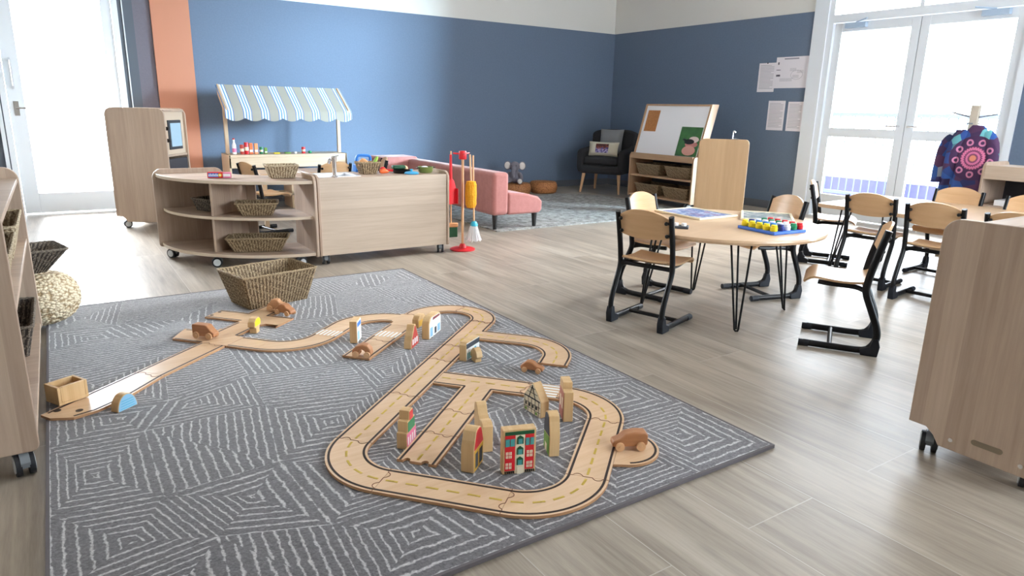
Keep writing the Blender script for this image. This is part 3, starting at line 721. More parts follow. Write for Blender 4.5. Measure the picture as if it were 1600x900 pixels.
# ------------------------------------------------------------------ woven baskets
def basket(name, label, loc, rz, tx, ty, bx, by, h, mat, group='woven storage baskets', weave=.0035, rim=.006, fq=5.5):
    """tx,ty half sizes at the top; bx,by at the bottom"""
    t_ = thing(name, label, 'basket', loc, rz, group)
    def loop(hx, hy, z, n, off=0):
        r = min(hx, hy)*.10; out = []
        per = 2*(hx+hy)*2
        for k in range(n):
            s = k/n*4*(hx+hy); x = y = 0
            if s < 2*hx: x, y, nx_, ny_ = -hx+s, -hy, 0, -1
            elif s < 2*hx+2*hy: x, y, nx_, ny_ = hx, -hy+s-2*hx, 1, 0
            elif s < 4*hx+2*hy: x, y, nx_, ny_ = hx-(s-2*hx-2*hy), hy, 0, 1
            else: x, y, nx_, ny_ = -hx, hy-(s-4*hx-2*hy), -1, 0
            ax, ay = abs(x), abs(y)
            if ax > hx-r and ay > hy-r:
                dx, dy = ax-(hx-r), ay-(hy-r); q = hypot(dx, dy)
                m_ = max(dx, dy); f = m_/q if q > 1e-9 else 1
                ax, ay = hx-r+dx*f, hy-r+dy*f; x, y = math.copysign(ax, x), math.copysign(ay, y)
            o = off(k) if callable(off) else off
            out.append(Vector((x+nx_*o, y+ny_*o, z)))
        return out
    per = 4*(tx+ty); n = int(per/.0052); n += (4-n % 4) % 4; rows = max(7, int(h/.0085)); 
    b = MB(); L = []
    for i in range(rows+1):
        f = i/rows; hx = bx+(tx-bx)*f; hy = by+(ty-by)*f
        L.append(loop(hx, hy, .002+(h-.002)*f, n, (lambda k, i=i: weave*(.9*abs(sin(k*pi/4))+.35*sin(k*pi/2+i*pi)))))
    I = [loop(bx+(tx-bx)*i/rows-.007, by+(ty-by)*i/rows-.007, .008+(h-.008)*i/rows, n, (lambda k, i=i: -weave*.7*abs(sin(k*pi/4)))) for i in range(rows, -1, -1)]
    A = L+I; vs = [p for r in A for p in r]; fs = []; ms = []
    for i in range(len(A)-1):
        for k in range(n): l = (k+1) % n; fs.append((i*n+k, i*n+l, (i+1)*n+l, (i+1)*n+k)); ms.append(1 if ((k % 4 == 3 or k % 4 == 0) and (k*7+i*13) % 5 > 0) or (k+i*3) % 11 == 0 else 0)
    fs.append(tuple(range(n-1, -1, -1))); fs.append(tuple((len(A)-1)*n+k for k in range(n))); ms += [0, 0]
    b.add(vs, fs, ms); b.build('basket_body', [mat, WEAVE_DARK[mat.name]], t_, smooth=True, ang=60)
    lp = loop(tx, ty, h, 64)
    b = MB()
    for ph in (0, pi):
        b.tube([p+Vector((0, 0, rim*.5*sin(k*pi*.75+ph)))+Vector((p.x, p.y, 0)).normalized()*rim*.4*cos(k*pi*.75+ph) for k, p in enumerate(lp)], rim*.8, 6, closed=True)
    b.build('rim', mat, t_, smooth=True)
    return t_
basket('basket', 'large empty seagrass basket standing on the far edge of the patterned rug', (.907, 3.82, RZ+.001), radians(13.6), .217, .155, .170, .112, .185, m_seagrass)

# ------------------------------------------------------------------ castors
def castor(parent, x, y, ang=0, r=.033, z=0):
    t_ = MB(Matrix.Translation((x, y, z)) @ Matrix.Rotation(ang, 4, 'Z'))
    for s in (-1, 1): t_.tube([(0, s*.009, r), (0, s*.024, r)], r, 20, 0)
    for s in (-1, 1): t_.tube([(0, s*.022, r), (0, s*.0265, r)], r*.72, 16, 1)
    o = t_.build('castor', [m_rub, m_wheel, m_chrome], parent, smooth=True)
    q = MB(Matrix.Translation((x, y, z)) @ Matrix.Rotation(ang, 4, 'Z'))
    q.prism(arc(0, r, r*1.12, 20, 160, 8)+[(-r*.9, r*.9), (r*.9, r*.9)], lambda a, c, t: (a, t, c), -.012, .012, 0); q.tube([(0, 0, r*1.5), (0, 0, r*2.35)], .008, 8, 1)
    q.build('fork', [m_grey_pl, m_chrome], o, smooth=True)
    return o
def endpanel(h, d, z0, rt=.06, notch=None, rb=.02):
    """outline of a rounded cabinet end panel in (u,z); u 0..d"""
    o = []
    if notch: o += [(0, z0+.05), (notch*.55, z0+.05)]+[(notch*.8, z0+.03), (notch, z0)]
    else: o += arc(rb, z0+rb, rb, 180, 270, 4)
    o += arc(d-rb, z0+rb, rb, 270, 360, 4)+arc(d-rt, h-rt, rt, 0, 90, 8)+arc(rt, h-rt, rt, 90, 180, 8)
    return o

# ------------------------------------------------------------------ right foreground cabinet (we see its end panel)
rcab = thing('storage_cabinet', 'large grey-oak cabinet on castors at the right edge, closest to the camera', 'cabinet', (2.285, 1.01, 0), 0)
# local: panel plane x=0, y from 0 down to -.4
pan = [(-u, z) for u, z in endpanel(.785, .40, .05, .05, .10)]
MB().prism(pan, YZ, 0, .018, 0).build('end_panel', m_oak_vy, rcab, bevel=.003)
MB().prism(pan, YZ, 1.0, 1.018, 0).build('end_panel', m_oak_vy, rcab, bevel=.003)
b = MB(); b.box(.018, -.39, .10, 1.0, -.02, .118); b.box(.018, -.39, .74, 1.0, -.02, .758); b.box(.018, -.39, .42, 1.0, -.03, .438); b.build('shelf', m_oak_top, rcab, bevel=.002)
MB().box(.018, -.398, .118, 1.0, -.38, .74).build('back_panel', m_oak_h, rcab)
b = MB(); b.tube([(-.003, -.135, .085), (0, -.135, .085)], .007, 10); b.tube([(-.003, -.33, .085), (0, -.33, .085)], .007, 10); b.build('screw_cap', m_chrome, rcab)
MB().prism(arc(-.27, .105, .009, 90, 270, 6)+arc(-.20, .105, .009, -90, 90, 6), YZ, -.001, .001, 0).build('badge', newmat('badge_metal', srgb(140, 128, 110), .4, .6), rcab)
castor(rcab, .045, -.055, radians(26), .034); castor(rcab, .94, -.055, 0, .032); castor(rcab, .06, -.34, radians(20), .032); castor(rcab, .94, -.34, 0, .032)

# ------------------------------------------------------------------ left foreground shelf unit (opens to the rug)
lsh = thing('shelf_unit', 'grey-oak open shelf unit on castors at the left edge, closest to the camera', 'shelf unit', (-.145, 2.285, 0), 0)
pl = [(-u, z) for u, z in endpanel(.80, .42, .075, .055)]
for y in (0, 1.32): MB().prism(pl, lambda a, z, t: (a, t, z), y, y+.018).build('side_panel' if y != .66 else 'divider', m_oak_v, lsh, bevel=.003)
b = MB()
for z in (.085, .475, .735): b.box(-.41, .018, z, -.006, 1.32, z+.018)
b.build('shelf', m_oak_top, lsh, bevel=.002)
MB().box(-.42, .018, .1, -.41, 1.32, .72).build('back_panel', m_oak_vy, lsh)
castor(lsh, -.045, -.03+.05, radians(100), .036); castor(lsh, -.045, 1.3, radians(80), .036); castor(lsh, -.36, .03, radians(100), .036); castor(lsh, -.36, 1.3, 0, .036)
for (y, z, lab) in ((1.02, .494, 'woven basket at the far end of the middle shelf in the near left unit'), (.42, .494, 'woven basket at the near end of the middle shelf in the near left unit'), (1.04, .104, 'dark woven basket at the far end of the bottom shelf in the near left unit')):
    basket('basket', lab, (-.145-.175, 2.285+y, z), 0, .165, .24, .135, .20, .13, m_seagrass_l if z > .3 else m_darkweave)

# woven pouf with a wire-dark basket on it
pf = MB(); prof = []
for i in range(25):
    t = i/24; a = -pi/2*.92+pi*.92*t*1.0; prof.append((.190*abs(cos(a))**.62+.0, .128+.125*sin(a)/sin(pi/2*.92)))
pf.lathe(prof, (0, 0, 0), 96, 0, fn=lambda q, i: .0075*sin(q*18+(i % 2)*pi)*(1 if 0 < i < 24 else 0))
tp = thing('woven_pouf', 'round pale braided pouf at the top left corner of the patterned rug', 'pouf', (-.172, 3.95, .013)); 
m_braid = newmat('braided_straw', srgb(216, 196, 160), .8); N = NT(m_braid); vo = N.t.nodes.new('ShaderNodeTexVoronoi'); vo.inputs['Scale'].default_value = 58; N.l(N.map(N.tc(), (1, 1, 1.5)), vo.inputs['Vector'])
N.l(N.ramp(vo.outputs['Distance'], [(.38, srgb(224, 208, 178)), (.75, srgb(158, 132, 98))]), N.b.inputs['Base Color']); N.bump(N.math('SUBTRACT', 1, vo.outputs['Distance']), .8, .012)
pf.build('cushion', m_braid, tp, smooth=True, ang=80)
b = MB(); b.lathe([(.06, .250), (.055, .258), (.001, .258)], seg=20); b.build('knot', m_braid, tp, smooth=True)
basket('wire_basket', 'dark open-weave tapered basket balanced on the braided pouf', (-.205, 3.93, .274), radians(14), .175, .125, .085, .06, .115, m_darkweave, weave=.0045)

# ------------------------------------------------------------------ counter with play sink
cx0, cx1, cy0, cy1 = 1.45, 2.46, 4.58, 5.03
ctr = thing('play_sink_counter', 'long grey-oak play sink counter with horizontal grain back, on castors', 'counter', (cx0, cy0, 0), 0)
w = cx1-cx0; d = cy1-cy0
ep = endpanel(.625, d, .06, .06)
for x in (0, w-.018): MB().prism(ep, YZ, x, x+.018).build('end_panel', m_oak_vy, ctr, bevel=.003)
MB().box(.018, .012, .065, w-.018, .03, .60).build('back_panel', m_oak_h, ctr, bevel=.002)
b = MB(); sx0, sx1 = .03, .33
b.box(.018, .03, .582, sx0, d-.01, .60); b.box(sx1, .03, .582, w-.018, d-.01, .60); b.box(sx0, .03, .582, sx1, .10, .60); b.box(sx0, .36, .582, sx1, d-.01, .60)
b.build('worktop', m_oak_top, ctr)
b = MB(); b.box(.018, .03, .07, w-.018, d-.02, .088); b.box(.48, .03, .088, .498, d-.02, .582); b.box(.498, .03, .33, w-.018, d-.02, .348); b.build('shelf', m_oak_top, ctr)
m_steel = newmat('brushed_steel', (.75, .76, .78, 1), .4, 1)
b = MB(); b.box(sx0-.015, .085, .60, sx0+.012, .375, .604); b.box(sx1-.012, .085, .60, sx1+.015, .375, .604); b.box(sx0+.012, .085, .60, sx1-.012, .112, .604); b.box(sx0+.012, .348, .60, sx1-.012, .375, .604)
b.box(sx0+.01, .11, .5, sx1-.01, .35, .503); b.box(sx0+.008, .11, .5, sx0+.012, .35, .602); b.box(sx1-.012, .11, .5, sx1-.008, .35, .602); b.box(sx0+.01, .11, .5, sx1-.01, .114, .602); b.box(sx0+.01, .346, .5, sx1-.01, .35, .602)
b.build('sink_basin', m_steel, ctr, bevel=.001)
b = MB(); b.lathe([(.022, .60), (.022, .61), (.015, .615), (.015, .715), (.018, .72), (.018, .745), (.001, .748)], (.145, .06, 0), 16); b.tube(smoothpath([(.145, .06, .70), (.145, .10, .72), (.145, .15, .715), (.145, .17, .69)], 4), .010, 10); b.tube([(.145, .06, .745), (.175, .05, .752)], .006, 8)
b.build('faucet', m_chrome, ctr, smooth=True)
castor(ctr, .05, .05, radians(80)); castor(ctr, w-.06, .04, radians(65)); castor(ctr, .05, d-.05, 0); castor(ctr, w-.06, d-.05, 0)

# curved corner shelf, joined at its right end to the counter
QX, QY, RO, RI = 1.44, 5.45, .87, .43
cs = thing('curved_shelf_unit', 'quarter-round grey-oak open shelf unit on castors, left of the sink counter', 'shelf unit', (QX, QY, 0), 0)
def sector(r0, r1, a0, a1, n=28): return arc(0, 0, r1, a0, a1, n)+arc(0, 0, r0, a1, a0, n)
A0, A1 = 180.2, 268.8
for z, th_ in ((.075, .022), (.325, .02), (.568, .022)):
    b = MB(); b.prism(sector(RI+.01, RO-(.0 if z != .325 else .03), A0, A1), XY, z, z+th_, 1, mtop=0, mbot=0); b.build('top_board' if z > .5 else 'shelf', [m_oak_top, m_edge], cs, bevel=.002)
# end panels
b = MB(); epn = [(-u-RI+.015, z) for u, z in endpanel(.622, RO-RI+.035, .065, .06)]
MB().prism(epn, YZ, -.02, -.002).build('end_panel', m_oak_vy, cs, bevel=.003)
Mx = Matrix.Rotation(radians(-88.5), 4, 'Z'); b = MB(Mx); b.prism(epn, YZ, -.03, -.012).build('end_panel', m_oak_vy, cs, bevel=.003)
# curved back over the left part, divider
b = MB(); b.prism(sector(RI+.005, RI+.02, A0+2, 232, 16), XY, .097, .568); b.build('back_panel', m_oak_v, cs, smooth=True)
for a in (222,):
    Md = Matrix.Rotation(radians(a), 4, 'Z'); b = MB(Md)
    b.box(RI+.02, -.009, .097, RO-.05, .009, .325); b.box(RI+.02, -.009, .345, RO-.05, .009, .568); b.build('divider', m_oak_v, cs, bevel=.002)
for a, rr in ((188, RO-.04), (223, RO-.04), (262, RO-.04), (262, RI+.06), (192, RI+.06)):
    castor(cs, rr*cos(radians(a)), rr*sin(radians(a)), radians(a-60))
bk1 = basket('basket', 'pale seagrass basket on top of the curved shelf unit', (QX-.15, QY-.60, .592), radians(-6), .105, .085, .075, .06, .085, m_seagrass_l)
basket('basket', 'seagrass tray basket in the middle bay of the curved shelf unit', (QX-.33, QY-.61, .347), radians(-16), .135, .10, .095, .07, .085, m_seagrass)
basket('basket', 'wide seagrass tray basket in the bottom bay of the curved shelf unit', (QX-.335, QY-.60, .099), radians(-20), .20, .105, .15, .08, .095, m_seagrass)
basket('basket', 'half-hidden seagrass basket behind the divider of the curved shelf unit', (QX-.575, QY-.27, .347), radians(-60), .09, .075, .065, .055, .085, m_darkweave)
bx = thing('cardboard_box', 'small blue and red printed box lying on the curved shelf unit', 'box', (QX-.54, QY-.46, .5915), radians(-22))
MB().box(-.06, -.02, 0, .035, .02, .038).build('box_body', m_red, bx, bevel=.001)
b = MB(); b.box(-.055, -.021, .006, .01, -.0195, .032, 0)
for k in range(7): b.box(-.052+k*.009, -.0222, .012, -.047+k*.009, -.0208, .024+.004*(k % 2), 1)
b.prism(arc(.02, .019, .011, 0, 360, 16)[:-1], lambda a, z, t: (a, -.0195-t, z), 0, .002, 2); b.prism(arc(.02, .019, .005, 0, 360, 12)[:-1], lambda a, z, t: (a, -.0195-t, z), 0, .003, 1)
b.build('printed_label', [m_blue, m_wht, m_yel], bx)
bx2 = MB(); bx2.box(.04, -.02, 0, .085, .02, .036, 0); bx2.box(.04, -.0205, .01, .085, -.0195, .028, 1)
o = bx2.build('cardboard_box', [m_pink, m_wht]); o.location = bx.location; o.rotation_euler = bx.rotation_euler; tag(o, 'pink and white box end-on beside the blue and red printed box', 'box')

# things on the counter
cb_ = basket('basket', 'seagrass basket of play food on the sink counter', (1.90, 4.80, .601), radians(4), .075, .06, .05, .042, .085, m_seagrass)
def lathe_thing(name, label, cat, loc, parts, group=None, seg=24):
    t_ = thing(name, label, cat, loc, 0, group)
    for pn, prof, mt_ in parts: MB().lathe(prof, seg=seg).build(pn, mt_, t_, smooth=True)
    return t_
def tubeobj(name, label, cat, pts, r, mt_, seg=12, group=None):
    return tag(MB().tube(pts, r, seg).build(name, mt_, smooth=True), label, cat, group)
z0 = .601
tubeobj('play_food_leek', 'green and white play leek sticking out of the counter basket', 'play food', smoothpath([(1.93, 4.80, .64), (1.965, 4.80, .70), (1.98, 4.80, .725)], 3), [.01, .011, .012, .013, .012, .009, .006], plain('leek_green', 150, 190, 70))
tubeobj('play_food_bun', 'tan play bread roll in the counter basket', 'play food', smoothpath([(1.83, 4.79, .66), (1.86, 4.79, .695), (1.90, 4.79, .68)], 3), [.008, .014, .02, .022, .02, .014, .008], m_tan)
tubeobj('play_food_carrot', 'orange play carrot lying on the counter right of the basket', 'play food', [(1.985, 4.78, z0+.018), (2.0, 4.78, z0+.019), (2.03, 4.785, z0+.019), (2.06, 4.79, z0+.012)], [.012, .018, .017, .006], m_orange)
b = MB(); b.tube(smoothpath([(1.89, 5.0, z0+.05), (1.90, 5.0, z0+.115), (1.96, 5.0, z0+.12), (2.0, 5.0, z0+.11), (2.0, 5.0, z0+.06)], 4), .011, 10); b.box(1.87, 4.96, z0, 2.02, 5.02, z0+.055)
tag(b.build('toy_kettle', m_blue, bevel=.006), 'bright blue toy kettle with loop handle behind the counter basket', 'toy kettle')
t_ = thing('frying_pan', 'black toy frying pan with a dark green cloth on the counter', 'pan', (2.17, 4.80, z0))
MB().lathe([(.06, 0), (.075, .022), (.072, .022), (.058, .004), (.001, .004)], seg=32).build('pan_body', m_blk, t_, smooth=True)
MB().tube([(-.07, 0, .018), (-.14, .02, .026)], .008).build('handle', m_red, t_, smooth=True)
tag(MB().prism([(2.12, 4.84), (2.22, 4.83), (2.235, 4.90), (2.13, 4.905)], XY, z0+.024, z0+.05).build('folded_cloth', m_dkgreen, bevel=.008), 'dark green folded cloth on the toy frying pan', 'cloth')
lathe_thing('pan_lid', 'light blue toy pan lid with knob in front of the black pan', 'lid', (2.20, 4.69, z0), [('lid_disc', [(.05, 0), (.055, .006), (.045, .015), (.015, .02), (.001, .02)], plain('lid_blue', 70, 170, 222)), ('knob', [(.008, .02), (.007, .028), (.016, .034), (.001, .038)], m_teal)])
t_ = thing('toy_pot', 'olive green toy pot with white inside at the right end of the counter', 'pot', (2.35, 4.76, z0))
MB().lathe([(.045, 0), (.055, .012), (.058, .045), (.054, .045), (.05, .012), (.001, .01)], seg=32).build('pot_body', plain('olive_enamel', 112, 126, 66, .3), t_, smooth=True)
for s in (-1, 1): MB().tube([(s*.056, -.015, .036), (s*.075, -.012, .038), (s*.075, .012, .038), (s*.056, .015, .036)], .004, 8).build('handle', m_olive if False else m_blk, t_, smooth=True)
tag(MB().ball((2.345, 4.765, z0+.037), .022, sc=(1.3, 1.1, .6)).build('play_food_egg', m_wht, smooth=True), 'white play egg inside the olive green pot', 'play food')
tag(MB().ball((2.25, 4.92, z0+.022), .022, sc=(1.2, 1, 1)).build('play_food_bread', plain('bread', 220, 190, 150), smooth=True), 'pale play bun behind the olive green pot', 'play food')
tag(MB().ball((2.06, 4.90, z0+.02), .02, sc=(1.2, 1, 1)).build('play_food_tomato', m_red, smooth=True), 'red play tomato left of the black pan', 'play food')

# ------------------------------------------------------------------ cleaning set on a stand
cl = thing('cleaning_stand', 'toy broom stand with round red base and wooden pole right of the counter', 'stand', (2.60, 4.625, 0))
MB().lathe([(.098, 0), (.1, .008), (.085, .014), (.03, .018), (.02, .045), (.012, .05), (.001, .05)], seg=36).build('base', m_red, cl, smooth=True)
MB().tube([(0, 0, .05), (0, 0, .74)], .010, 12).build('pole', m_beech, cl, smooth=True)
b = MB(); b.lathe([(.028, .705), (.03, .71), (.03, .76), (.026, .768), (.001, .77)], seg=20)
for a in (20, 160, 250): b.tube([(0, 0, .745), (.075*cos(radians(a)), .075*sin(radians(a)), .75)], .006, 8)
b.build('hanger_head', m_red, cl, smooth=True)
ds = thing('duster', 'orange-yellow fluffy duster hanging on the cleaning stand', 'duster', (2.62, 4.53, 0))
m_fluff = newmat('orange_fluff', srgb(245, 160, 20), .9); N = NT(m_fluff); f = N.noise(N.tc(), 90, 3, .8); N.l(N.mix(f, srgb(240, 130, 0), srgb(252, 196, 50)), N.b.inputs['Base Color']); N.bump(f, 1, .01)
MB().lathe([(.001, .34), (.03, .345), (.04, .37), (.043, .44), (.041, .52), (.034, .545), (.001, .55)], seg=48, fn=lambda q, i: .003*sin(q*13+i*2)).build('fluffy_head', m_fluff, ds, smooth=True)
MB().tube([(0, 0, .55), (0, 0.02, .745)], .007, 8).build('handle', m_beech, ds, smooth=True)
mp = thing('toy_mop', 'white string toy mop with blue collar hanging on the cleaning stand', 'mop', (2.68, 4.585, 0))
MB().tube([(0, 0, .22), (-.012, 0, .735)], .007, 8).build('handle', m_beech, mp, smooth=True)
MB().lathe([(.03, .19), (.03, .205), (.018, .225), (.001, .23)], seg=20).build('collar', m_teal, mp, smooth=True)
b = MB()
for k in range(60):
    q = k*2.4; r0 = .026*sqrt((k+.5)/60); r1 = .062*sqrt((k+.5)/60)+.006*random.random()
    b.tube([(r0*cos(q), r0*sin(q), .195), ((r0+r1)*.5*cos(q), (r0+r1)*.5*sin(q), .13), (r1*cos(q+.1), r1*sin(q+.1), .065+.02*random.random())], .0042, 5)
b.build('strings', m_wht, mp, smooth=True)
dp = thing('dustpan', 'red toy dustpan hanging upright on the left of the cleaning stand', 'dustpan', (2.515, 4.66, 0), radians(20))
MB().tube([(0, 0, .55), (0, 0, .74)], [.013, .009], 10).build('handle', m_red, dp, smooth=True)
b = MB(); b.prism([(-.05, .36), (.05, .36), (.055, .48), (.03, .54), (.0, .57), (-.03, .54), (-.055, .48)], lambda a, z, t: (a, t, z), -.008, .012); b.box(-.055, -.03, .36, -.05, .012, .48); b.box(.05, -.03, .36, .055, .012, .48)
b.build('scoop', m_red, dp, bevel=.004)
br = thing('hand_brush', 'green-bristled toy brush with wooden back behind the cleaning stand pole', 'brush', (2.56, 4.74, 0), radians(-10))
MB().tube(smoothpath([(0, 0, .76), (0, 0, .45), (0, 0, .2)], 4), .006, 8).build('handle', m_beech, br, smooth=True)
MB().box(-.055, -.018, .165, .055, .018, .20).build('brush_back', m_tan, br, bevel=.008); MB().box(-.05, -.015, .085, .05, .015, .165).build('bristles', m_dkgreen, br, bevel=.004)

# ------------------------------------------------------------------ tall play unit (oven / fridge)
tc_ = thing('tall_play_unit', 'tall grey-oak play oven unit on castors beside the left door', 'cabinet', (.38, 6.85, 0), radians(-32))
L_, W_, H_ = .50, .42, 1.03
o = endpanel(H_, L_, .055, .06, .09); 
for y in (0, W_-.018): MB().prism(o, lambda a, z, t: (a, t, z), y, y+.018).build('side_panel', m_oak_v, tc_, bevel=.003)
b = MB()
for z in (.10, .62, 1.0): b.box(.03, .018, z, L_-.01, W_-.018, z+.02)
b.build('shelf', m_oak_top, tc_, bevel=.002); MB().box(.02, .018, .1, .035, W_-.018, 1.0).build('back_panel', m_oak_vy, tc_)
MB().box(L_-.04, .018, .64, L_-.022, W_-.018, 1.0).build('front_panel', m_edge, tc_)
fd = MB().box(L_-.024, .09, .68, L_-.01, W_-.09, .93).build('oven_door', m_slate, tc_, bevel=.004)
MB().box(L_-.012, .115, .705, L_-.006, W_-.11, .905).build('door_window', plain('oven_window', 176, 206, 226, .15), fd)
for z in (.76, .86): MB().tube([(L_-.02, .055, z), (L_+.008, .055, z)], .016, 14).build('knob', m_blk, tc_, smooth=True)
fd = MB().box(L_-.03, .02, .13, L_-.012, W_-.02, .60).build('fridge_door', m_dark, tc_, bevel=.003); MB().tube([(L_-.012, .06, .36), (L_+.01, .06, .37), (L_+.01, .06, .47), (L_-.012, .06, .48)], .007, 8).build('handle', m_chrome, fd, smooth=True)
for x, y in ((.07, .04), (L_-.07, .04), (.07, W_-.06), (L_-.07, W_-.06)): castor(tc_, x, y, radians(35))

# ------------------------------------------------------------------ market stall with striped awning
st = thing('market_stall', 'wooden play market stall with blue, white and grey striped awning', 'play stall', (1.46, 7.42, 0))
SW = 1.24; m_stall = wood('stall_wood', srgb(220, 196, 166), srgb(190, 162, 130), 'z', 'x', .2, .45, 1, .15)
m_stall_h = wood('stall_wood_h', srgb(226, 204, 176), srgb(200, 174, 144), 'x', 'z', .2, .45, 1, .15)
MB().box(0, 0, .545, SW, .36, .575).build('counter_board', m_stall_h, st, bevel=.004)
b = MB(); b.box(0, .0, .44, SW, .016, .545); b.build('front_rail', m_stall_h, st, bevel=.003)
for x in (0, SW-.02): MB().prism([(0, .0), (.36, .0), (.36, .575), (0, .575)], YZ, x-.001, x+.021).build('side_panel', m_stall, st, bevel=.003)
for x in (.62,): MB().box(x, .02, 0, x+.02, .34, .545).build('divider', m_stall, st)
MB().box(.02, .02, .14, SW-.02, .34, .16).build('shelf', m_stall_h, st)
for x in (.01, SW-.045): MB().box(x, .15, .575, x+.035, .185, 1.2).build('post', m_stall, st, bevel=.003)
for x in (-.02, SW-.02): MB().prism([(-.14, .98), (-.14, 1.04), (.20, 1.27), (.24, 1.25), (.20, 1.16), (-.08, .96)], YZ, x, x+.018).build('awning_bracket', m_stall, st, bevel=.003)
m_awn = newmat('striped_awning_canvas', srgb(170, 168, 160), .85); N = NT(m_awn); x_ = N.sep(N.tc())[0]
fr1 = N.math('FRACT', N.math('DIVIDE', N.math('ADD', x_, 5.02), .172))
colr = N.t.nodes.new('ShaderNodeValToRGB'); colr.color_ramp.interpolation = 'CONSTANT'; e_ = colr.color_ramp.elements
GY, WH, BL, LB = srgb(166, 164, 154), srgb(232, 238, 244), srgb(60, 118, 190), srgb(160, 205, 235)
stops = [(0, BL), (.04, WH), (.12, LB), (.16, BL), (.20, WH), (.29, BL), (.33, LB), (.37, WH), (.44, BL), (.48, GY)]
while len(e_) < len(stops): e_.new(.5)
for i, (p_, c_) in enumerate(stops): e_[i].position = p_; e_[i].color = c_
N.l(fr1, colr.inputs[0]); N.l(colr.outputs[0], N.b.inputs['Base Color'])
G = []
na = 112
for i in range(na+1):
    x = -.03+(SW+.05)*i/na; sc2 = .018*abs(sin(pi*i/na*7)); r = []
    for (y, z) in ((.22, 1.265), (.05, 1.155), (-.13, 1.03), (-.15, 1.0), (-.152, .965)): r.append((x, y, z))
    r.append((x, -.154, .945-.03+.03*(1-abs(sin(pi*i/na*7))) )) ; G.append(r)
MB().sheet(G, .004).build('awning', m_awn, st, smooth=True)
stock = [(366, 'bottle', .016, .095, m_wht, 'white and pink play bottle at the left end of the stall counter'), (378, 'tin', .016, .06, m_brick, 'dark red play tin second along the stall counter'), (385, 'tin', .017, .075, m_red, 'bright red play tin left of the orange boxes on the stall'),
         (392, 'carton', .014, .07, m_orange, 'orange play carton next to the red tin on the stall'), (400, 'carton', .014, .068, plain('peach', 240, 150, 96), 'peach play carton left of the green one on the stall'), (408, 'tin', .014, .045, m_green, 'green play tin right of the peach carton on the stall'),
         (415, 'carton', .012, .04, m_leaf, 'leaf-green play carton at the right of the tall group on the stall'), (432, 'tray', .03, .012, m_yel, 'flat yellow play food tray in the middle of the stall counter'), (449, 'tray', .03, .014, m_leaf, 'flat green play food tray right of the yellow one on the stall'), (461, 'tin', .016, .018, m_wht, 'small white play tin right of the flat trays on the stall'),
         (474, 'tin', .016, .042, m_red, 'small red rounded play fruit near the right of the stall'), (484, 'tin', .018, .026, m_green, 'low green play vegetable at the right of the stall counter')]
for px, kd, r, h, mt_, lab in stock:
    if h > .03: r *= 1.25; h *= 1.6
    v = CX*((px-800)/F_PX) + CY*((232-450)/F_PX) + CZ; t__ = 7.52/v.y; x = v.x*t__
    t_ = thing('play_'+kd, lab, 'play food', (x, 7.52, .576), 0, 'play groceries on the market stall')
    if kd in ('tin', 'bottle'):
        pr_ = [(r, 0), (r, h*.6), (r*.5, h*.8), (r*.5, h)] if kd == 'bottle' else [(r*.95, 0), (r, .003), (r, h-.003), (r*.95, h)]
        MB().lathe(pr_, seg=16).build('body', mt_, t_, smooth=True)
        if kd == 'bottle': MB().lathe([(r*.55, h*.98), (r*.55, h*1.06), (.001, h*1.06)], seg=12).build('cap', m_red, t_); MB().lathe([(r*1.03, h*.15), (r*1.03, h*.4)], seg=16).build('label_band', m_pink, t_)
        elif h > .04: MB().lathe([(r*1.03, h*.3), (r*1.03, h*.6)], seg=16).build('label_band', m_cream, t_)
    else:
        MB().box(-r, -r*.7, 0, r, r*.7, h).build('body', mt_, t_, bevel=.003)
        if kd == 'carton': MB().box(-r*.8, -r*.72, h*.2, r*.8, -r*.7, h*.4).build('label_band', m_wht, t_)

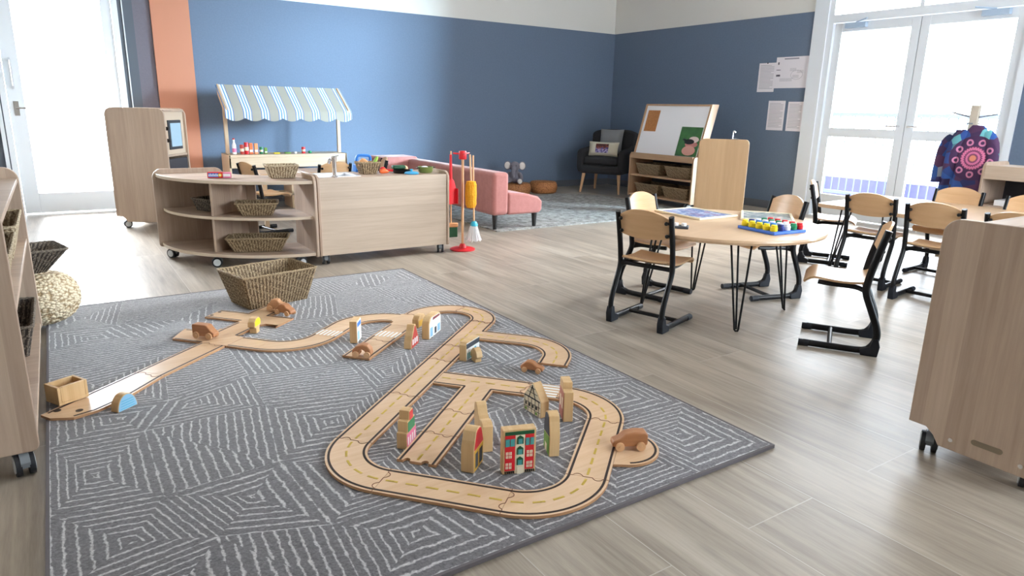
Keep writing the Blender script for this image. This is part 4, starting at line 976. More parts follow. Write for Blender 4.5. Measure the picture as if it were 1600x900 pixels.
# ------------------------------------------------------------------ child chairs
def make_chair(label, group, loc, rz):
    t_ = thing('child_chair', label, 'chair', loc, rz, group); hw = .150
    for s in (-1, 1):
        y = s*hw
        pts = smoothpath([(.15, y, .018), (.03, y, .018), (-.10, y, .020), (-.138, y, .04), (-.158, y, .085), (-.150, y, .14), (-.118, y, .22), (-.088, y, .295), (-.088, y, .345), (-.104, y, .44), (-.140, y, .59)], 5)
        b = MB(); b.tube(pts, .0165, 10, flat=.82)
        fr_o = b.build('side_frame', m_black, t_, smooth=True, ang=60)
        b = MB(); b.tube([(.125, y, .0165), (.172, y, .0165)], .0165, 12); b.build('end_cap', m_blackcap, fr_o, smooth=True)
        b = MB(); b.prism([(-.10, .0), (-.172, .0), (-.178, .05), (-.168, .085), (-.145, .085), (-.135, .045), (-.095, .03)], lambda a, z, t: (a, t, z), y-.017, y+.017); b.build('foot', m_blackcap, fr_o, bevel=.004)
    MB().tube([(.035, -hw, .022), (.035, hw, .022)], .011, 10).build('stretcher', m_black, t_, smooth=True)
    b = MB(); b.tube([(-.085, -hw, .315), (-.085, hw, .315)], .012, 10)
    for s in (-1, 1): b.tube(smoothpath([(-.09, s*hw, .30), (-.04, s*.12, .312), (.06, s*.11, .312), (.12, s*.10, .314)], 4), .012, 8)
    b.build('seat_bracket', m_black, t_, smooth=True)
    G = []
    for i in range(17):
        u_ = i/16; x = -.105+u_*.30; z = .338-.010*sin(pi*min(1, u_*1.3))
        if u_ > .78: q = (u_-.78)/.22; z -= .030*q*q; x -= .012*q*q
        if u_ < .15: z += .010*(1-u_/.15)**2
        ww = .150*(1-.18*max(0, (.12-u_)/.12)**2)
        ww *= 1-.10*max(0, (u_-.85)/.15)**3
        G.append([(x, -ww+2*ww*j/10, z+.006*(abs(j-5)/5)**2) for j in range(11)])
    MB().sheet(G, .010).build('seat', m_birch, t_, smooth=True)
    G = []
    for j in range(17):
        v_ = -1+2*j/16; y = v_*.143; ztop = .612-.040*abs(v_)**2.4; zbot = .462+.016*abs(v_)**2.2; r = []
        for i in range(9):
            z = zbot+(ztop-zbot)*i/8; x = -.104-(z-.44)*.25-.020*(1-v_*v_)+.006
            r.append((x, y, z))
        G.append(r)
    MB().sheet(G, .010).build('backrest', m_birch, t_, smooth=True)
    b = MB()
    for s in (-1, 1):
        for z in (.49, .555): b.ball((-.108-(z-.44)*.25-.010, s*.128, z), .010, 10, 6, sc=(1, 1, 1)); b.tube([(-.108-(z-.44)*.25, s*.13, z), (-.108-(z-.44)*.25, s*hw, z)], .007, 8)
    b.build('bolt', m_black, t_, smooth=True)
    return t_
GR = 'plywood child chairs with black frames'
ch = make_chair('plywood child chair nearest the camera at the round table, back to us on its left', GR, (2.556, 2.50, 0), radians(17))
chairs = [((2.985, 2.90), -76, 'plywood child chair with a white glare on its back, far side of the round table'), ((3.578, 2.574), 163.6, 'plywood child chair right of the round table behind the coloured pegs'),
          ((3.13, 1.777), 121, 'plywood child chair seen side-on in the open floor, facing the round table'),
          ((4.86, 2.96), -62, 'plywood child chair at the far left end of the rectangular table, by the glass door'), ((4.48, 2.40), 8, 'left one of two plywood child chairs with backs to us at the rectangular table'),
          ((4.37, 1.95), 6, 'plywood child chair with its back to us, partly behind the big right cabinet'), ((5.20, 2.29), 183, 'plywood child chair across the rectangular table in front of the hanging smocks'),
          ((5.17, 1.83), 180, 'plywood child chair at the right picture edge across the rectangular table'), ((4.34, 1.50), 0, 'plywood child chair almost hidden behind the big right cabinet'),
          ((1.46, 6.10), 12, 'plywood child chair seen through the curved shelf unit'), ((2.00, 6.00), 100, 'plywood child chair whose pale back shows behind the play sink tap'), ((2.52, 6.30), 165, 'plywood child chair behind the play sink, half hidden by the counter basket')]
for (x, y), a, lab in chairs: dup(ch, (x, y, 0), radians(a), lab, GR)

# ------------------------------------------------------------------ tables
def hairpin(parent, x, y, ang, h, spread=.055):
    b = MB(Matrix.Translation((x, y, 0)) @ Matrix.Rotation(ang, 4, 'Z'))
    b.tube([(-.06, -spread, h), (-.004, -.010, .012), (0, -.006, .006), (0, .006, .006), (-.004, .010, .012), (-.06, spread, h)], .0055, 8)
    b.tube([(-.11, 0, h), (-.008, 0, .012)], .0055, 8)
    b.box(-.13, -.07, h-.003, -.03, .07, h)
    b.build('leg', m_black, parent, smooth=True)
rt = thing('round_table', 'low round plywood-topped table on black hairpin legs', 'table', (3.03, 2.48, 0), radians(12.5))
MB().lathe([(.53, .472), (.545, .476), (.548, .487), (.545, .497), (.538, .50), (.001, .50)], seg=96).build('tabletop', m_table, rt, smooth=True, ang=30)
for k in range(4): a = pi/4+k*pi/2; hairpin(rt, .415*cos(a), .415*sin(a), a, .472)
tt = thing('rectangular_table', 'low rectangular pale-topped table on black hairpin legs by the glass doors', 'table', (4.87, 2.08, 0), radians(3))
tw, tl = .48, .72
b = MB(); b.prism(arc(tw-.06, tl-.06, .06, 0, 90, 5)+arc(-tw+.06, tl-.06, .06, 90, 180, 5)+arc(-tw+.06, -tl+.06, .06, 180, 270, 5)+arc(tw-.06, -tl+.06, .06, 270, 360, 5), XY, .475, .50); b.build('tabletop', m_table, tt, bevel=.004)
for sx in (-1, 1):
    for sy in (-1, 1): hairpin(tt, sx*(tw-.1), sy*(tl-.1), atan2(sy, sx), .475)
pt = thing('play_table', 'small low pale play table behind the sink counter', 'table', (1.80, 6.45, 0), radians(5))
MB().box(-.35, -.22, .465, .35, .22, .49).build('tabletop', m_table, pt, bevel=.006)
for sx in (-1, 1):
    for sy in (-1, 1): MB().box(sx*.31-.018, sy*.18-.018, 0, sx*.31+.018, sy*.18+.018, .465).build('leg', m_stall, pt, bevel=.003)

# on the round table: two framed boards, peg board, small tin
TZ = .5005
m_pic = newmat('blue_artwork', srgb(70, 100, 160), .35); N = NT(m_pic); f = N.noise(N.tc(), 26, 5, .7); f2 = N.noise(N.map(N.tc(), loc=(3, 1, 0)), 14, 3, .6)
N.l(N.mix(N.ramp(f2, [(.5, (0, 0, 0, 1)), (.6, (1, 1, 1, 1))]), N.ramp(f, [(.35, srgb(40, 66, 128)), (.48, srgb(84, 118, 178)), (.58, srgb(196, 206, 222))]), srgb(150, 120, 160)), N.b.inputs['Base Color'])
m_pic2 = newmat('grey_green_artwork', srgb(120, 130, 150), .35); N = NT(m_pic2); f = N.noise(N.tc(), 20, 5, .7)
N.l(N.ramp(f, [(.35, srgb(60, 70, 110)), (.5, srgb(130, 150, 150)), (.62, srgb(210, 200, 196))]), N.b.inputs['Base Color'])
def puzzle(label, pts, mt_):
    P_ = [at(*p, TZ) for p in pts]; c = sum(P_, Vector())/4; a = atan2((P_[1]-P_[0]).y, (P_[1]-P_[0]).x)
    w = ((P_[1]-P_[0]).length+(P_[2]-P_[3]).length)/4; d = ((P_[2]-P_[1]).length+(P_[3]-P_[0]).length)/4
    t_ = thing('framed_puzzle', label, 'puzzle board', (c.x, c.y, TZ), a, 'framed boards on the round table')
    b = MB(); e = .014
    b.box(-w, -d, 0, w, -d+e, .012); b.box(-w, d-e, 0, w, d, .012); b.box(-w, -d+e, 0, -w+e, d-e, .012); b.box(w-e, -d+e, 0, w, d-e, .012); b.build('frame', m_cream, t_, bevel=.002)
    MB().box(-w+e, -d+e, .001, w-e, d-e, .007).build('picture', mt_, t_); return c
puzzle('framed blue picture board on the left of the round table', [(1084, 345), (1150, 339), (1088, 327), (1026, 329)], m_pic)
puzzle('framed grey-green picture board behind the coloured pegs', [(1172, 344), (1262, 350), (1216, 334), (1145, 332)], m_pic2)
c = (at(1150, 355, TZ)+at(1263, 365, TZ))/2; q = at(1208, 367, TZ)-at(1150, 355, TZ); pa = atan2(q.y, q.x)
pbL = at(1150, 355, TZ); pbN = at(1208, 367.5, TZ); pbR = at(1263, 365, TZ); 
side = .24; t_ = thing('peg_board', 'blue square peg board with coloured cups on the round table', 'peg board', (c.x, c.y, TZ), pa)
b = MB(); hs = side/2; b.box(-hs, -hs, 0, hs, hs, .016); b.build('board', plain('peg_board_blue', 60, 110, 205, .4), t_, bevel=.004)
pc = [[m_yel, m_yel, m_yel, m_yel, m_yel], [m_navy, m_blue, m_blue, m_blue, m_navy], [m_wht, m_green, m_wht, m_skyblue, m_wht], [m_green, m_green, m_green, m_wht, m_green], [m_red, m_red, m_red, m_red, m_red]]
names = {m_yel: 'yellow', m_navy: 'navy', m_blue: 'blue', m_wht: 'white', m_green: 'green', m_skyblue: 'pale blue', m_red: 'red'}
cnt = {}
Rm = Matrix.Rotation(pa, 3, 'Z')
for i in range(5):
    for j in range(5):
        # columns: rows of one colour run from front-left to back; i across
        mt_ = pc[i][j]; cn = names[mt_]
        lx, ly = -hs+.026+j*(side-.052)/4, -hs+.026+i*(side-.052)/4
        # near-left edge holds the yellow row
        # i=0 row is the edge between left and near corners
        p = Rm @ Vector((lx, ly, 0)); 
        k = thing('peg_cup', '%s stacking cup on the blue peg board, %s row from the yellow edge' % (cn, ['first', 'second', 'third', 'fourth', 'fifth'][i]), 'peg', (c.x+p.x, c.y+p.y, TZ+.0165), 0, 'coloured cups on the peg board')
        MB().lathe([(.017, 0), (.018, .002), (.018, .02), (.016, .022), (.001, .022)], seg=20).build('cup', mt_, k, smooth=True); MB().lathe([(.015, .022), (.015, .03), (.013, .032), (.001, .032)], seg=16).build('cap', m_wht if i == 2 else mt_, k, smooth=True)
p = at(1062, 356, TZ); t_ = thing('counter_tray', 'small dark tray with two white discs at the left of the round table', 'tray', (p.x, p.y, TZ), radians(-50))
MB().box(-.045, -.035, 0, .045, .035, .012).build('tray_body', m_slate, t_, bevel=.003)
for s in (-1, 1): MB().lathe([(.013, .012), (.013, .026), (.001, .026)], (s*.02, .0, 0), 20).build('disc', m_wht, t_, smooth=True)

# ------------------------------------------------------------------ pink sofa
m_pinkf = newmat('pink_velvet', srgb(198, 120, 108), .85); N = NT(m_pinkf); f = N.noise(N.tc(), 14, 5, .75)
N.l(N.mix(f, srgb(148, 86, 78), srgb(188, 128, 122)), N.b.inputs['Base Color']); N.b.inputs['Sheen Weight'].default_value = .25; N.bump(N.noise(N.tc(), 300, 2), .2, .002)
sf = thing('sofa', 'low dusty-pink upholstered sofa with its back to the counter', 'sofa', (3.24, 5.20, .0125))
MB().box(0, 0, .13, .17, 1.95, .52).build('backrest', m_pinkf, sf, bevel=.035, bseg=4)
G = []
b = MB(); o = [(.165, .13), (.52, .13), (.545, .16), (.55, .24), (.50, .285), (.38, .315), (.165, .335)]
b.prism(o, lambda a, z, t: (a, t, z), .0, 1.95); b.build('seat', m_pinkf, sf, bevel=.02, bseg=3)
MB().box(-.33, 1.78, .15, .12, 2.14, .545).build('corner_back', m_pinkf, sf, bevel=.03, bseg=4)
for x, y in ((.03, .05), (.47, .05), (.03, 1.86), (.47, 1.86)): MB().tube([(x+.02, y, .14), (x+.02, y, 0)], [.028, .018], 12).build('leg', m_blk, sf, smooth=True)
for x, y in ((-.28, 2.05),): MB().tube([(x, y, .16), (x, y, 0)], [.028, .018], 12).build('leg', m_blk, sf, smooth=True)

# poufs and elephant
def rattan(label, x, y, r, h):
    t_ = thing('rattan_pouf', label, 'pouf', (x, y, .0), 0, 'flat orange rattan poufs')
    prof = [(r*.8, 0)]+[(r*(.9+.1*sin(pi*i/10))+.003*(i % 2), h*i/10) for i in range(1, 10)]+[(r*.85, h), (r*.4, h+.004), (.001, h+.004)]
    MB().lathe(prof, seg=40).build('cushion', m_rattan, t_, smooth=True, ang=60); 
    b = MB(); b.tube([(r*.96*cos(q*pi/12), r*.96*sin(q*pi/12), h*.5) for q in range(24)], .008, 6, closed=True); b.build('band', m_rattan, t_, smooth=True)
rattan('flat orange rattan pouf with the toy elephant sitting on it', 5.02, 7.50, .20, .15); rattan('empty flat orange rattan pouf right of the elephant', 5.48, 7.52, .19, .15)
m_eleph = fabric('grey_plush', srgb(122, 118, 126), .2, 200)
m_plw = fabric('cream_plush', srgb(216, 208, 200), .15, 200)
el = thing('plush_elephant', 'grey plush elephant with cream ears sitting on the rattan pouf', 'soft toy', (4.96, 7.44, .155), radians(-135)); el.scale = (1.0, 1.0, 1.0)
b = MB()   # local: faces +x
b.ball((0, 0, .085), .085, sc=(.85, .9, 1)); b.ball((.015, 0, .215), .068, sc=(1, 1, .95)); b.ball((.06, 0, .195), .035)
b.tube(smoothpath([(.06, 0, .20), (.10, 0, .17), (.115, 0, .12), (.11, .005, .08)], 5), [.03]*5+[.026]*5+[.02]*6, 12)
for s in (-1, 1):
    b.tube(smoothpath([(.03, s*.05, .045), (.08, s*.075, .035), (.14, s*.095, .036)], 4), [.035]*9, 12); b.ball((.145, s*.097, .04), .037)
    b.tube(smoothpath([(.02, s*.06, .13), (.05, s*.09, .10), (.075, s*.10, .065)], 4), [.026]*9, 10); b.ball((.078, s*.10, .06), .028)
bd = b.build('body', m_eleph, el, smooth=True)
rm = bd.modifiers.new('remesh', 'REMESH'); rm.mode = 'VOXEL'; rm.voxel_size = .008; rm.use_smooth_shade = True
sm_ = bd.modifiers.new('smooth', 'SMOOTH'); sm_.factor = .5; sm_.iterations = 3
for s in (-1, 1):
    ea = MB().ball((.005, s*.095, .225), .055, sc=(.28, .9, 1.05)).build('ear', m_eleph, el, smooth=True); MB().ball((.014, s*.097, .225), .044, sc=(.26, .9, 1.05)).build('inner_ear', m_plw, ea, smooth=True)
    MB().ball((.172, s*.10, .042), .03, sc=(.45, 1, 1)).build('foot_pad', m_plw, el, smooth=True)
    MB().ball((.075, s*.03, .23), .006, 10, 6).build('eye', m_blk, el, smooth=True)

# ------------------------------------------------------------------ armchair
m_charc = fabric('charcoal_weave', srgb(52, 52, 54), .25, 300)
ac = thing('armchair', 'charcoal upholstered armchair with wooden legs in the far corner', 'armchair', (6.38, 7.25, 0.0), radians(208))
# local faces +x
b = MB(); b.prism([(-.25, .26), (.29, .26), (.31, .30), (.30, .38), (-.22, .38)], lambda a, z, t: (a, t, z), -.30, .30); b.build('seat_base', m_charc, ac, bevel=.03, bseg=4)
MB().box(-.18, -.245, .38, .31, .245, .49).build('seat_cushion', m_charc, ac, bevel=.04, bseg=4)
G = []
for i in range(13):
    v_ = -1+2*i/12; y = v_*.335; r = []
    for j in range(9):
        f = j/8; z = .34+f*(.50-.05*abs(v_)**4); x = -.20-.10*f+.06*abs(v_)**2.5; r.append((x, y*(1-.08*(1-f)), z))
    G.append(r)
MB().sheet(G, .11).build('backrest', m_charc, ac, bevel=.035, bseg=4)
for s in (-1, 1):
    MB().prism([(-.24, .27), (.27, .27), (.31, .34), (.31, .55), (.26, .585), (-.10, .61), (-.24, .66)], lambda a, z, t: (a, t, z), s*.245 if s > 0 else -.345, .345 if s > 0 else -.245).build('arm', m_charc, ac, bevel=.035, bseg=4)
    for x in (.24, -.22): MB().tube([(x, s*.25, .28), (x*1.16, s*.28, .0)], [.026, .014], 12).build('leg', m_beech, ac, smooth=True)
def cushion(nm, label, loc, rot, w, h, d, mt_, patch=None):
    t_ = thing(nm, label, 'cushion', loc); t_.rotation_euler = rot
    b = MB(); n = 12
    for sd in (1, -1):
        vs = []; 
        for i in range(n+1):
            for j in range(n+1):
                a, c_ = -1+2*i/n, -1+2*j/n; q = (1-a**4)*(1-c_**4); pin = 1-.07*(1-abs(a*c_))*0-.05*((1-a*a)+(1-c_*c_))*.5
                vs.append((sd*d/2*q**.5 if q > 0 else 0, a*w/2*(1-.06*(1-c_*c_)), c_*h/2*(1-.06*(1-a*a))))
        fs = [(i*(n+1)+j, (i+1)*(n+1)+j, (i+1)*(n+1)+j+1, i*(n+1)+j+1) for i in range(n) for j in range(n)]
        if sd < 0: fs = [f[::-1] for f in fs]
        b.add(vs, fs)
    b.build('cover', mt_, t_, smooth=True, ang=80)
    if patch:
        G = []
        for i in range(9):
            r = []
            for j in range(9):
                a, c_ = -.42+.84*i/8, -.62+1.2*j/8; q = (1-a**4)*(1-c_**4); r.append((d/2*q**.5+.003, a*w/2, c_*h/2))
            G.append(r)
        MB().sheet(G, .002).build('printed_panel', patch, t_, smooth=True)
    return t_
m_print = newmat('dark_print', srgb(60, 40, 70), .7); N = NT(m_print); z_ = N.sep(N.tc())[2]; f = N.noise(N.tc(), 40, 4, .6)
N.l(N.mix(N.math('GREATER_THAN', N.math('ADD', N.math('MULTIPLY', z_, 5), f), .5), N.ramp(f, [(.4, srgb(50, 40, 110)), (.6, srgb(190, 180, 220))]), N.ramp(f, [(.5, srgb(70, 34, 30)), (.62, srgb(150, 70, 60))])), N.b.inputs['Base Color'])
ax = Vector((cos(radians(208)), sin(radians(208)), 0))
p = Vector((6.38, 7.25, 0))-ax*.075; cushion('cushion', 'square grey cushion leaning on the back of the charcoal armchair', (p.x, p.y, .685), (0, radians(-14), radians(208)), .34, .34, .10, fabric('grey_cushion', srgb(134, 136, 138)))
p = Vector((6.38, 7.25, 0))+ax*.09; cushion('cushion', 'cream lumbar cushion with a dark purple print on the charcoal armchair', (p.x-.02, p.y+.04, .585), (0, radians(-16), radians(208)), .44, .20, .11, fabric('cream_cushion', srgb(206, 200, 180)), m_print)

# ------------------------------------------------------------------ whiteboard easel unit with shelves
eu = thing('whiteboard_unit', 'light wooden shelf unit on castors carrying a leaning whiteboard', 'shelf unit', (6.02, 6.44, 0), radians(-90))
# local x runs along -Y world (left to right as seen), local y goes into the wall (+X world)
EW = 1.05
m_eo = wood('easel_wood', srgb(196, 160, 126), srgb(162, 126, 96), 'z', 'x', .2, .5, 1, .15)
ep = endpanel(.60, .42, .06, .05)
for x in (0, EW-.02): MB().prism(ep, YZ, x, x+.02).build('side_panel', m_eo, eu, bevel=.003)
b = MB()
for z in (.07, .315): b.box(.02, .01, z, EW-.02, .40, z+.02)
b.build('shelf', m_oaky_edge, eu, bevel=.002); b = MB(); b.box(.02, .0, .53, EW-.02, .02, .60); b.box(.02, .02, .575, EW-.02, .40, .595); b.build('top_board', m_oaky_edge, eu, bevel=.003)
MB().box(.02, .395, .09, EW-.02, .405, .575).build('back_panel', m_dark, eu)
lean = lambda x, z, t: (x, .06+(z-.60)*.28+t, z)
b = MB(); b.prism([(.03, .595), (EW-.02, .595), (EW-.02, 1.17), (.03, 1.17)], lean, .012, .022); wb = b.build('whiteboard', m_wht, eu)
b = MB(); b.prism([(.02, 1.165), (EW-.01, 1.165), (EW-.01, 1.185), (.02, 1.185)], lean, .0, .10); b.prism([(EW-.025, .60), (EW, .60), (EW, 1.185), (EW-.025, 1.185)], lean, .005, .12); b.prism([(.0, .60), (.025, .60), (.025, 1.185), (.0, 1.185)], lean, .005, .12)
b.build('easel_frame', m_eo, eu, bevel=.003)
MB().prism([(.07, .86), (.27, .86), (.27, 1.11), (.07, 1.11)], lean, .008, .012).build('cork_panel', fabric('cork', srgb(176, 122, 78), .3, 60), eu)
po = thing('photo_poster', 'green photo poster of a hand holding a black chick, on the whiteboard', 'poster', (6.02, 6.44, 0), radians(-90))
m_gr = newmat('poster_green', srgb(40, 96, 50), .4); N = NT(m_gr); f = N.noise(N.tc(), 9, 4); N.l(N.mix(f, srgb(20, 60, 30), srgb(70, 130, 60)), N.b.inputs['Base Color'])
MB().prism([(.69, .60), (1.01, .60), (1.01, .93), (.69, .93)], lean, .006, .0115).build('sheet', m_gr, po)
b = MB(); m_skin = plain('poster_skin', 214, 160, 146, .5)
ell = lambda cx, cy, a, c_, n=18: [(cx+a*cos(2*pi*i/n), cy+c_*sin(2*pi*i/n)) for i in range(n)]
b.prism(ell(.88, .665, .10, .055), lean, .004, .006, 0); b.prism(ell(.90, .735, .095, .035), lean, .0042, .006, 1); b.prism(ell(.92, .79, .075, .035), lean, .0041, .006, 2)
b.prism(ell(.86, .765, .075, .03), lean, .003, .006, 3); b.prism([(.79, .77), (.75, .785), (.77, .80), (.81, .79)], lean, .003, .006, 3)
b.build('printed_picture', [m_skin, plain('poster_skin2', 196, 130, 124, .5), plain('poster_skin3', 226, 206, 200, .5), m_blk], po)
castor(eu, .06, .06, radians(30), .032); castor(eu, EW-.06, .03, radians(70), .036); castor(eu, .06, .34, 0, .032); castor(eu, EW-.06, .34, 0, .032)
for (lx, z, lab) in ((.27, .336, 'left wicker basket on the upper shelf of the whiteboard unit'), (.76, .336, 'right wicker basket on the upper shelf of the whiteboard unit'), (.27, .091, 'left wicker basket on the lower shelf of the whiteboard unit'), (.74, .091, 'right wicker basket on the lower shelf of the whiteboard unit')):
    basket('basket', lab, (6.02+.20, 6.44-lx, z), radians(-90), .21, .15, .17, .12, .13, m_rattan if False else m_seagrass)

# ------------------------------------------------------------------ light oak play unit seen from behind
pu = thing('play_kitchen_unit', 'honey-oak play unit with rounded corners and a small tap on top, turned away', 'cabinet', (5.66, 5.01, 0), radians(-45))
PW = .505
out = [(0, .03), (PW-.02, .03), (PW-.0, .78), (PW-.035, .825), (PW-.08, .84), (.09, .84), (.04, .82), (.02, .78)]
out = endpanel(.83, PW, .03, .045, None, .03)
MB().prism(out, lambda a, z, t: (a, t, z), 0, .02).build('back_panel', wood('honey_oak', srgb(184, 150, 112), srgb(156, 122, 86), 'z', 'x', .12, .45, .8, .3), pu, bevel=.004)
MB().box(.02, .02, .06, .04, .38, .80).build('side_panel', m_oaky, pu, bevel=.003); MB().box(PW-.04, .02, .06, PW-.02, .38, .80).build('side_panel', m_oaky, pu, bevel=.003)
MB().box(.04, .02, .60, PW-.04, .38, .62).build('worktop', m_oaky, pu)
b = MB(); b.tube([(.33, .01, .832), (.37, .01, .832)], .008); b.tube(smoothpath([(.33, .01, .83), (.33, .01, .90), (.34, .01, .915), (.35, .01, .90)], 4), .007); b.box(.31, .0, .828, .39, .025, .836); b.build('tap', m_chrome, pu, smooth=True)
b = MB()
for x in (.05, PW-.05): b.box(x-.02, .1, 0, x+.02, .3, .06)
b.build('plinth', m_oaky, pu)

# ------------------------------------------------------------------ papers on the right wall
def paper(label, y0, y1, z0, z1, landscape=False):
    t_ = thing('notice_sheet', label, 'paper notice', (XR-.0005, (y0+y1)/2, z0), 0, 'paper notices on the blue wall')
    w, h = (y1-y0)/2, z1-z0
    MB().box(-.0035, -w, 0, -.001, w, h).build('paper', plain('paper', 232, 228, 234, .6), t_)
    b = MB(); gy = plain('print_grey', 150, 148, 158, .6)
    if not landscape:
        n = 17
        for k in range(n):
            z = h-.03-k*(h-.05)/n; e = w*.82; s = e*(1 if k % 5 else .6)
            b.box(-.0042, -s+(e-s)*0, z, -.0034, e, z+.004)
    else:
        b.box(-.0042, -w*.4, h-.028, -.0034, w*.5, h-.014)
        for (cy_, cz) in ((.5, .3), (.1, .3), (-.3, .4), (-.1, .62), (-.55, .55)):
            for k in range(3): b.box(-.0042, w*cy_-.04, h*cz-k*.012, -.0034, w*cy_+.04, h*cz-k*.012+.003)
        lp = [(-.004, w*(-.35)+.075*cos(a*pi/10), h*.42+.05*sin(a*pi/10)) for a in range(20)]; MB().tube(lp, .0015, 4, closed=True).build('drawn_loop', gy, t_)
        b.box(-.0045, w*.68, h*.38, -.0034, w*.93, h*.44, 1); b.box(-.0045, w*.68, h*.58, -.0034, w*.95, h*.60, 1); b.box(-.0045, w*.8, h*.76, -.0034, w*.88, h*.84, 1)
    b.build('printed_lines', [gy, plain('print_dark', 80, 80, 92, .6)], t_)
    if not landscape and z1 > 1.6: MB().box(-.006, -.006, h-.01, -.003, .006, h+.006).build('pin', m_blk, t_)
paper('portrait text sheet, upper left of the four notices on the blue wall', 5.215, 5.445, 1.345, 1.67)
paper('landscape plan sheet, upper right of the four notices on the blue wall', 4.80, 5.215, 1.385, 1.725, True)
paper('portrait text sheet, lower left of the four notices on the blue wall', 5.035, 5.26, .912, 1.245)
paper('portrait text sheet, lower right of the four notices on the blue wall', 4.80, 4.995, .91, 1.235)

# ------------------------------------------------------------------ coat stand with smocks
csd = thing('coat_stand', 'wooden coat stand with thin pegs by the glass doors', 'coat stand', (6.1, 2.62, 0), 0)
MB().box(-.02, -.03, .03, .02, .03, 1.19).build('post', plain('stand_wood', 196, 186, 170, .6), csd, bevel=.005)
b = MB(); b.tube([(0, -.16, 1.125), (0, -.03, 1.10), (0, .03, 1.10), (0, .17, 1.135)], .006, 8); b.tube([(-.10, 0, 1.05), (.10, 0, 1.05)], .006, 8); b.build('peg', m_grey_pl, csd, smooth=True)
b = MB(); b.box(-.20, -.02, 0, .20, .02, .03); b.box(-.02, -.20, 0, .02, .20, .03); b.build('base', plain('stand_wood2', 180, 160, 130, .6), csd, bevel=.004)
def smockmat(name, cy_, cz_, seed):
    mt = newmat(name, srgb(50, 44, 96), .7); N = NT(mt); co = N.tc(); s_ = N.sep(co)
    vo = N.t.nodes.new('ShaderNodeTexVoronoi'); vo.inputs['Scale'].default_value = 13; N.l(N.map(co, (0, 1, 1), loc=(0, seed, 0)), vo.inputs['Vector'])
    wn_ = N.sep(vo.outputs['Color'])[0]
    base = N.ramp(wn_, [(.0, srgb(38, 40, 96)), (.3, srgb(40, 90, 170)), (.45, srgb(62, 40, 84)), (.7, srgb(90, 50, 90)), (.85, srgb(30, 34, 80)), (.93, srgb(110, 190, 200)), (1, srgb(200, 120, 150))])
    dy = N.math('SUBTRACT', s_[1], cy_); dz = N.math('SUBTRACT', s_[2], cz_)
    r = N.math('SQRT', N.math('ADD', N.math('MULTIPLY', dy, dy), N.math('MULTIPLY', dz, dz)))
    an = N.math('ARCTAN2', dy, dz); pet = N.math('MULTIPLY', N.math('SINE', N.math('MULTIPLY', an, 26)), .004)
    rr = N.math('ADD', r, pet)
    rings = N.t.nodes.new('ShaderNodeValToRGB'); rings.color_ramp.interpolation = 'CONSTANT'; e = rings.color_ramp.elements
    PK, PU, OR = srgb(216, 120, 160), srgb(110, 48, 92), srgb(220, 140, 110)
    st_ = [(0, OR), (.09, PU), (.14, PK), (.20, PU), (.25, PK), (.33, PU)]
    while len(e) < len(st_): e.new(.5)
    for i, (p_, c_) in enumerate(st_): e[i].position = p_; e[i].color = c_
    N.l(N.math('MULTIPLY', rr, 4), rings.inputs[0])
    # ring of U petals
    sec = N.math('MULTIPLY', N.math('SUBTRACT', N.math('FRACT', N.math('MULTIPLY', an, 9/(2*pi))), .5), N.math('MULTIPLY', r, 2*pi/9))
    rad = N.math('SUBTRACT', r, .125)
    u_ = N.math('SQRT', N.math('ADD', N.math('MULTIPLY', sec, sec), N.math('MULTIPLY', rad, rad)))
    ring = N.math('MULTIPLY', N.math('LESS_THAN', u_, .026), N.math('GREATER_THAN', u_, .013))
    inner = N.math('LESS_THAN', r, .17)
    c1 = N.mix(ring, srgb(66, 36, 80), srgb(206, 130, 170)); c2 = N.mix(N.math('LESS_THAN', r, .09), c1, rings.outputs[0]); c3 = N.mix(inner, base, c2)
    N.l(c3, N.b.inputs['Base Color']); return mt
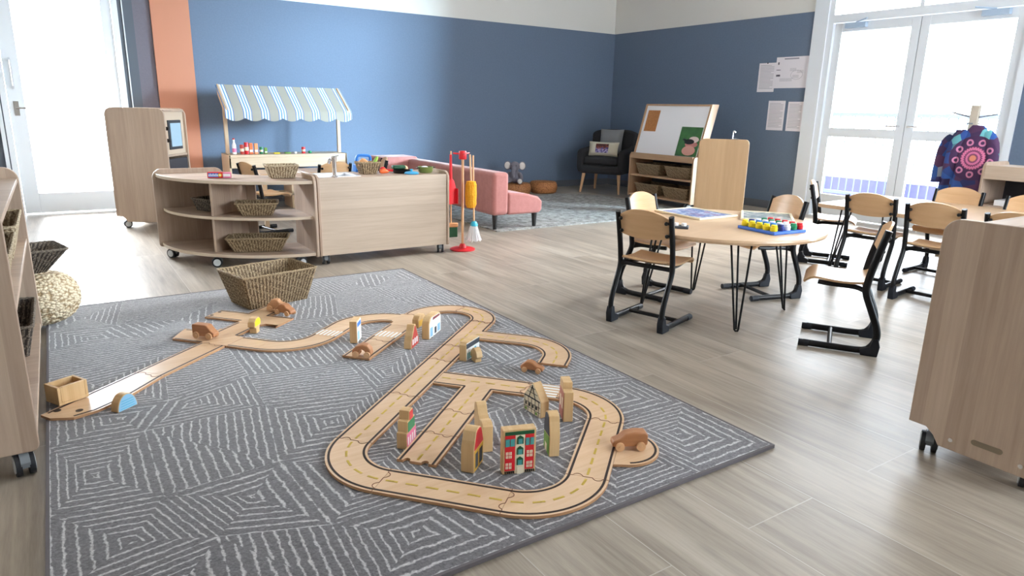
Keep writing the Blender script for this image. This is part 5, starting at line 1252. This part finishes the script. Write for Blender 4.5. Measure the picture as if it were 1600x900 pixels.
def smock(label, loc, rz, w, h, d, mt_, seed, pk=False):
    t_ = thing('painting_smock', label, 'smock', loc, rz, 'patterned smocks on the coat stand'); random.seed(seed)
    b = MB(); n = 48; rows = 14; vs = []
    ph = [random.uniform(0, 6) for _ in range(3)]
    for i in range(rows+1):
        f = i/rows; z = -h*f; ww = w*(.32+.68*min(1, f*3.2)**.6)*(1+.06*f); dd = d*(.35+.65*min(1, f*2))
        for k in range(n):
            q = 2*pi*k/n; fold = 1+.10*f*sin(q*5+ph[0])+.07*f*sin(q*9+ph[1]+f*2)
            vs.append((dd*cos(q)*fold, ww*sin(q)*fold, z+.012*sin(q*4+ph[2])*f))
    fs = [(i*n+k, (i+1)*n+k, (i+1)*n+(k+1) % n, i*n+(k+1) % n) for i in range(rows) for k in range(n)]; fs.append(tuple(range(n)))
    b.add(vs, fs); b.build('smock_body', mt_, t_, smooth=True, ang=80)
    for s in (-1, 1):
        MB().tube(smoothpath([(0, s*w*.55, -.05), (-.01, s*w*1.0, -.14), (-.015, s*w*1.15, -.30), (-.01, s*w*1.12, -.42)], 4), [.03, .04, .045, .048, .05, .05, .05, .05, .05, .052, .052, .054, .056], 12, flat=.6).build('sleeve', mt_, t_, smooth=True)
    return t_
smock('dark purple smock with a large pink ring flower on the coat stand', (5.98, 2.53, 1.04), 0, .125, .60, .05, smockmat('flower_smock', -.02, -.25, 0), 3)
smock('blue and teal patterned smock on the left side of the coat stand', (6.10, 2.70, 1.0), radians(15), .085, .56, .05, smockmat('blue_smock', .3, -.1, 4), 9)

# shelf at the right edge behind the table
rs = thing('drying_shelf', 'grey-oak unit with dark open shelf at the right edge behind the rectangular table', 'shelf unit', (5.62, 2.30, 0), radians(-90))
ep = endpanel(.785, .40, .05, .05)
for x in (0, 1.0): MB().prism(ep, YZ, x, x+.018).build('side_panel', m_oak_vy, rs, bevel=.003)
b = MB(); b.box(.018, .0, .665, 1.0, .018, .765); b.build('front_rail', m_oak_h, rs, bevel=.003); b = MB(); b.box(.018, .018, .74, 1.0, .39, .758); b.box(.018, .01, .46, 1.0, .39, .478); b.box(.018, .01, .10, 1.0, .39, .118); b.build('shelf', m_oak_top, rs)
MB().box(.018, .385, .1, 1.0, .395, .74).build('back_panel', m_dark, rs)
tag(MB().box(5.66, 1.9, .479, 5.9, 2.2, .52).build('paper_stack', m_wht, bevel=.003), 'stack of white paper on the dark shelf at the right edge', 'paper')
MB().box(5.64, 1.45, .119, 5.95, 2.2, .42).build('storage_tub', m_grey_pl, bevel=.01).update_tag()
tag(bpy.data.objects['storage_tub'], 'grey tub low in the shelf unit at the right edge', 'tub')
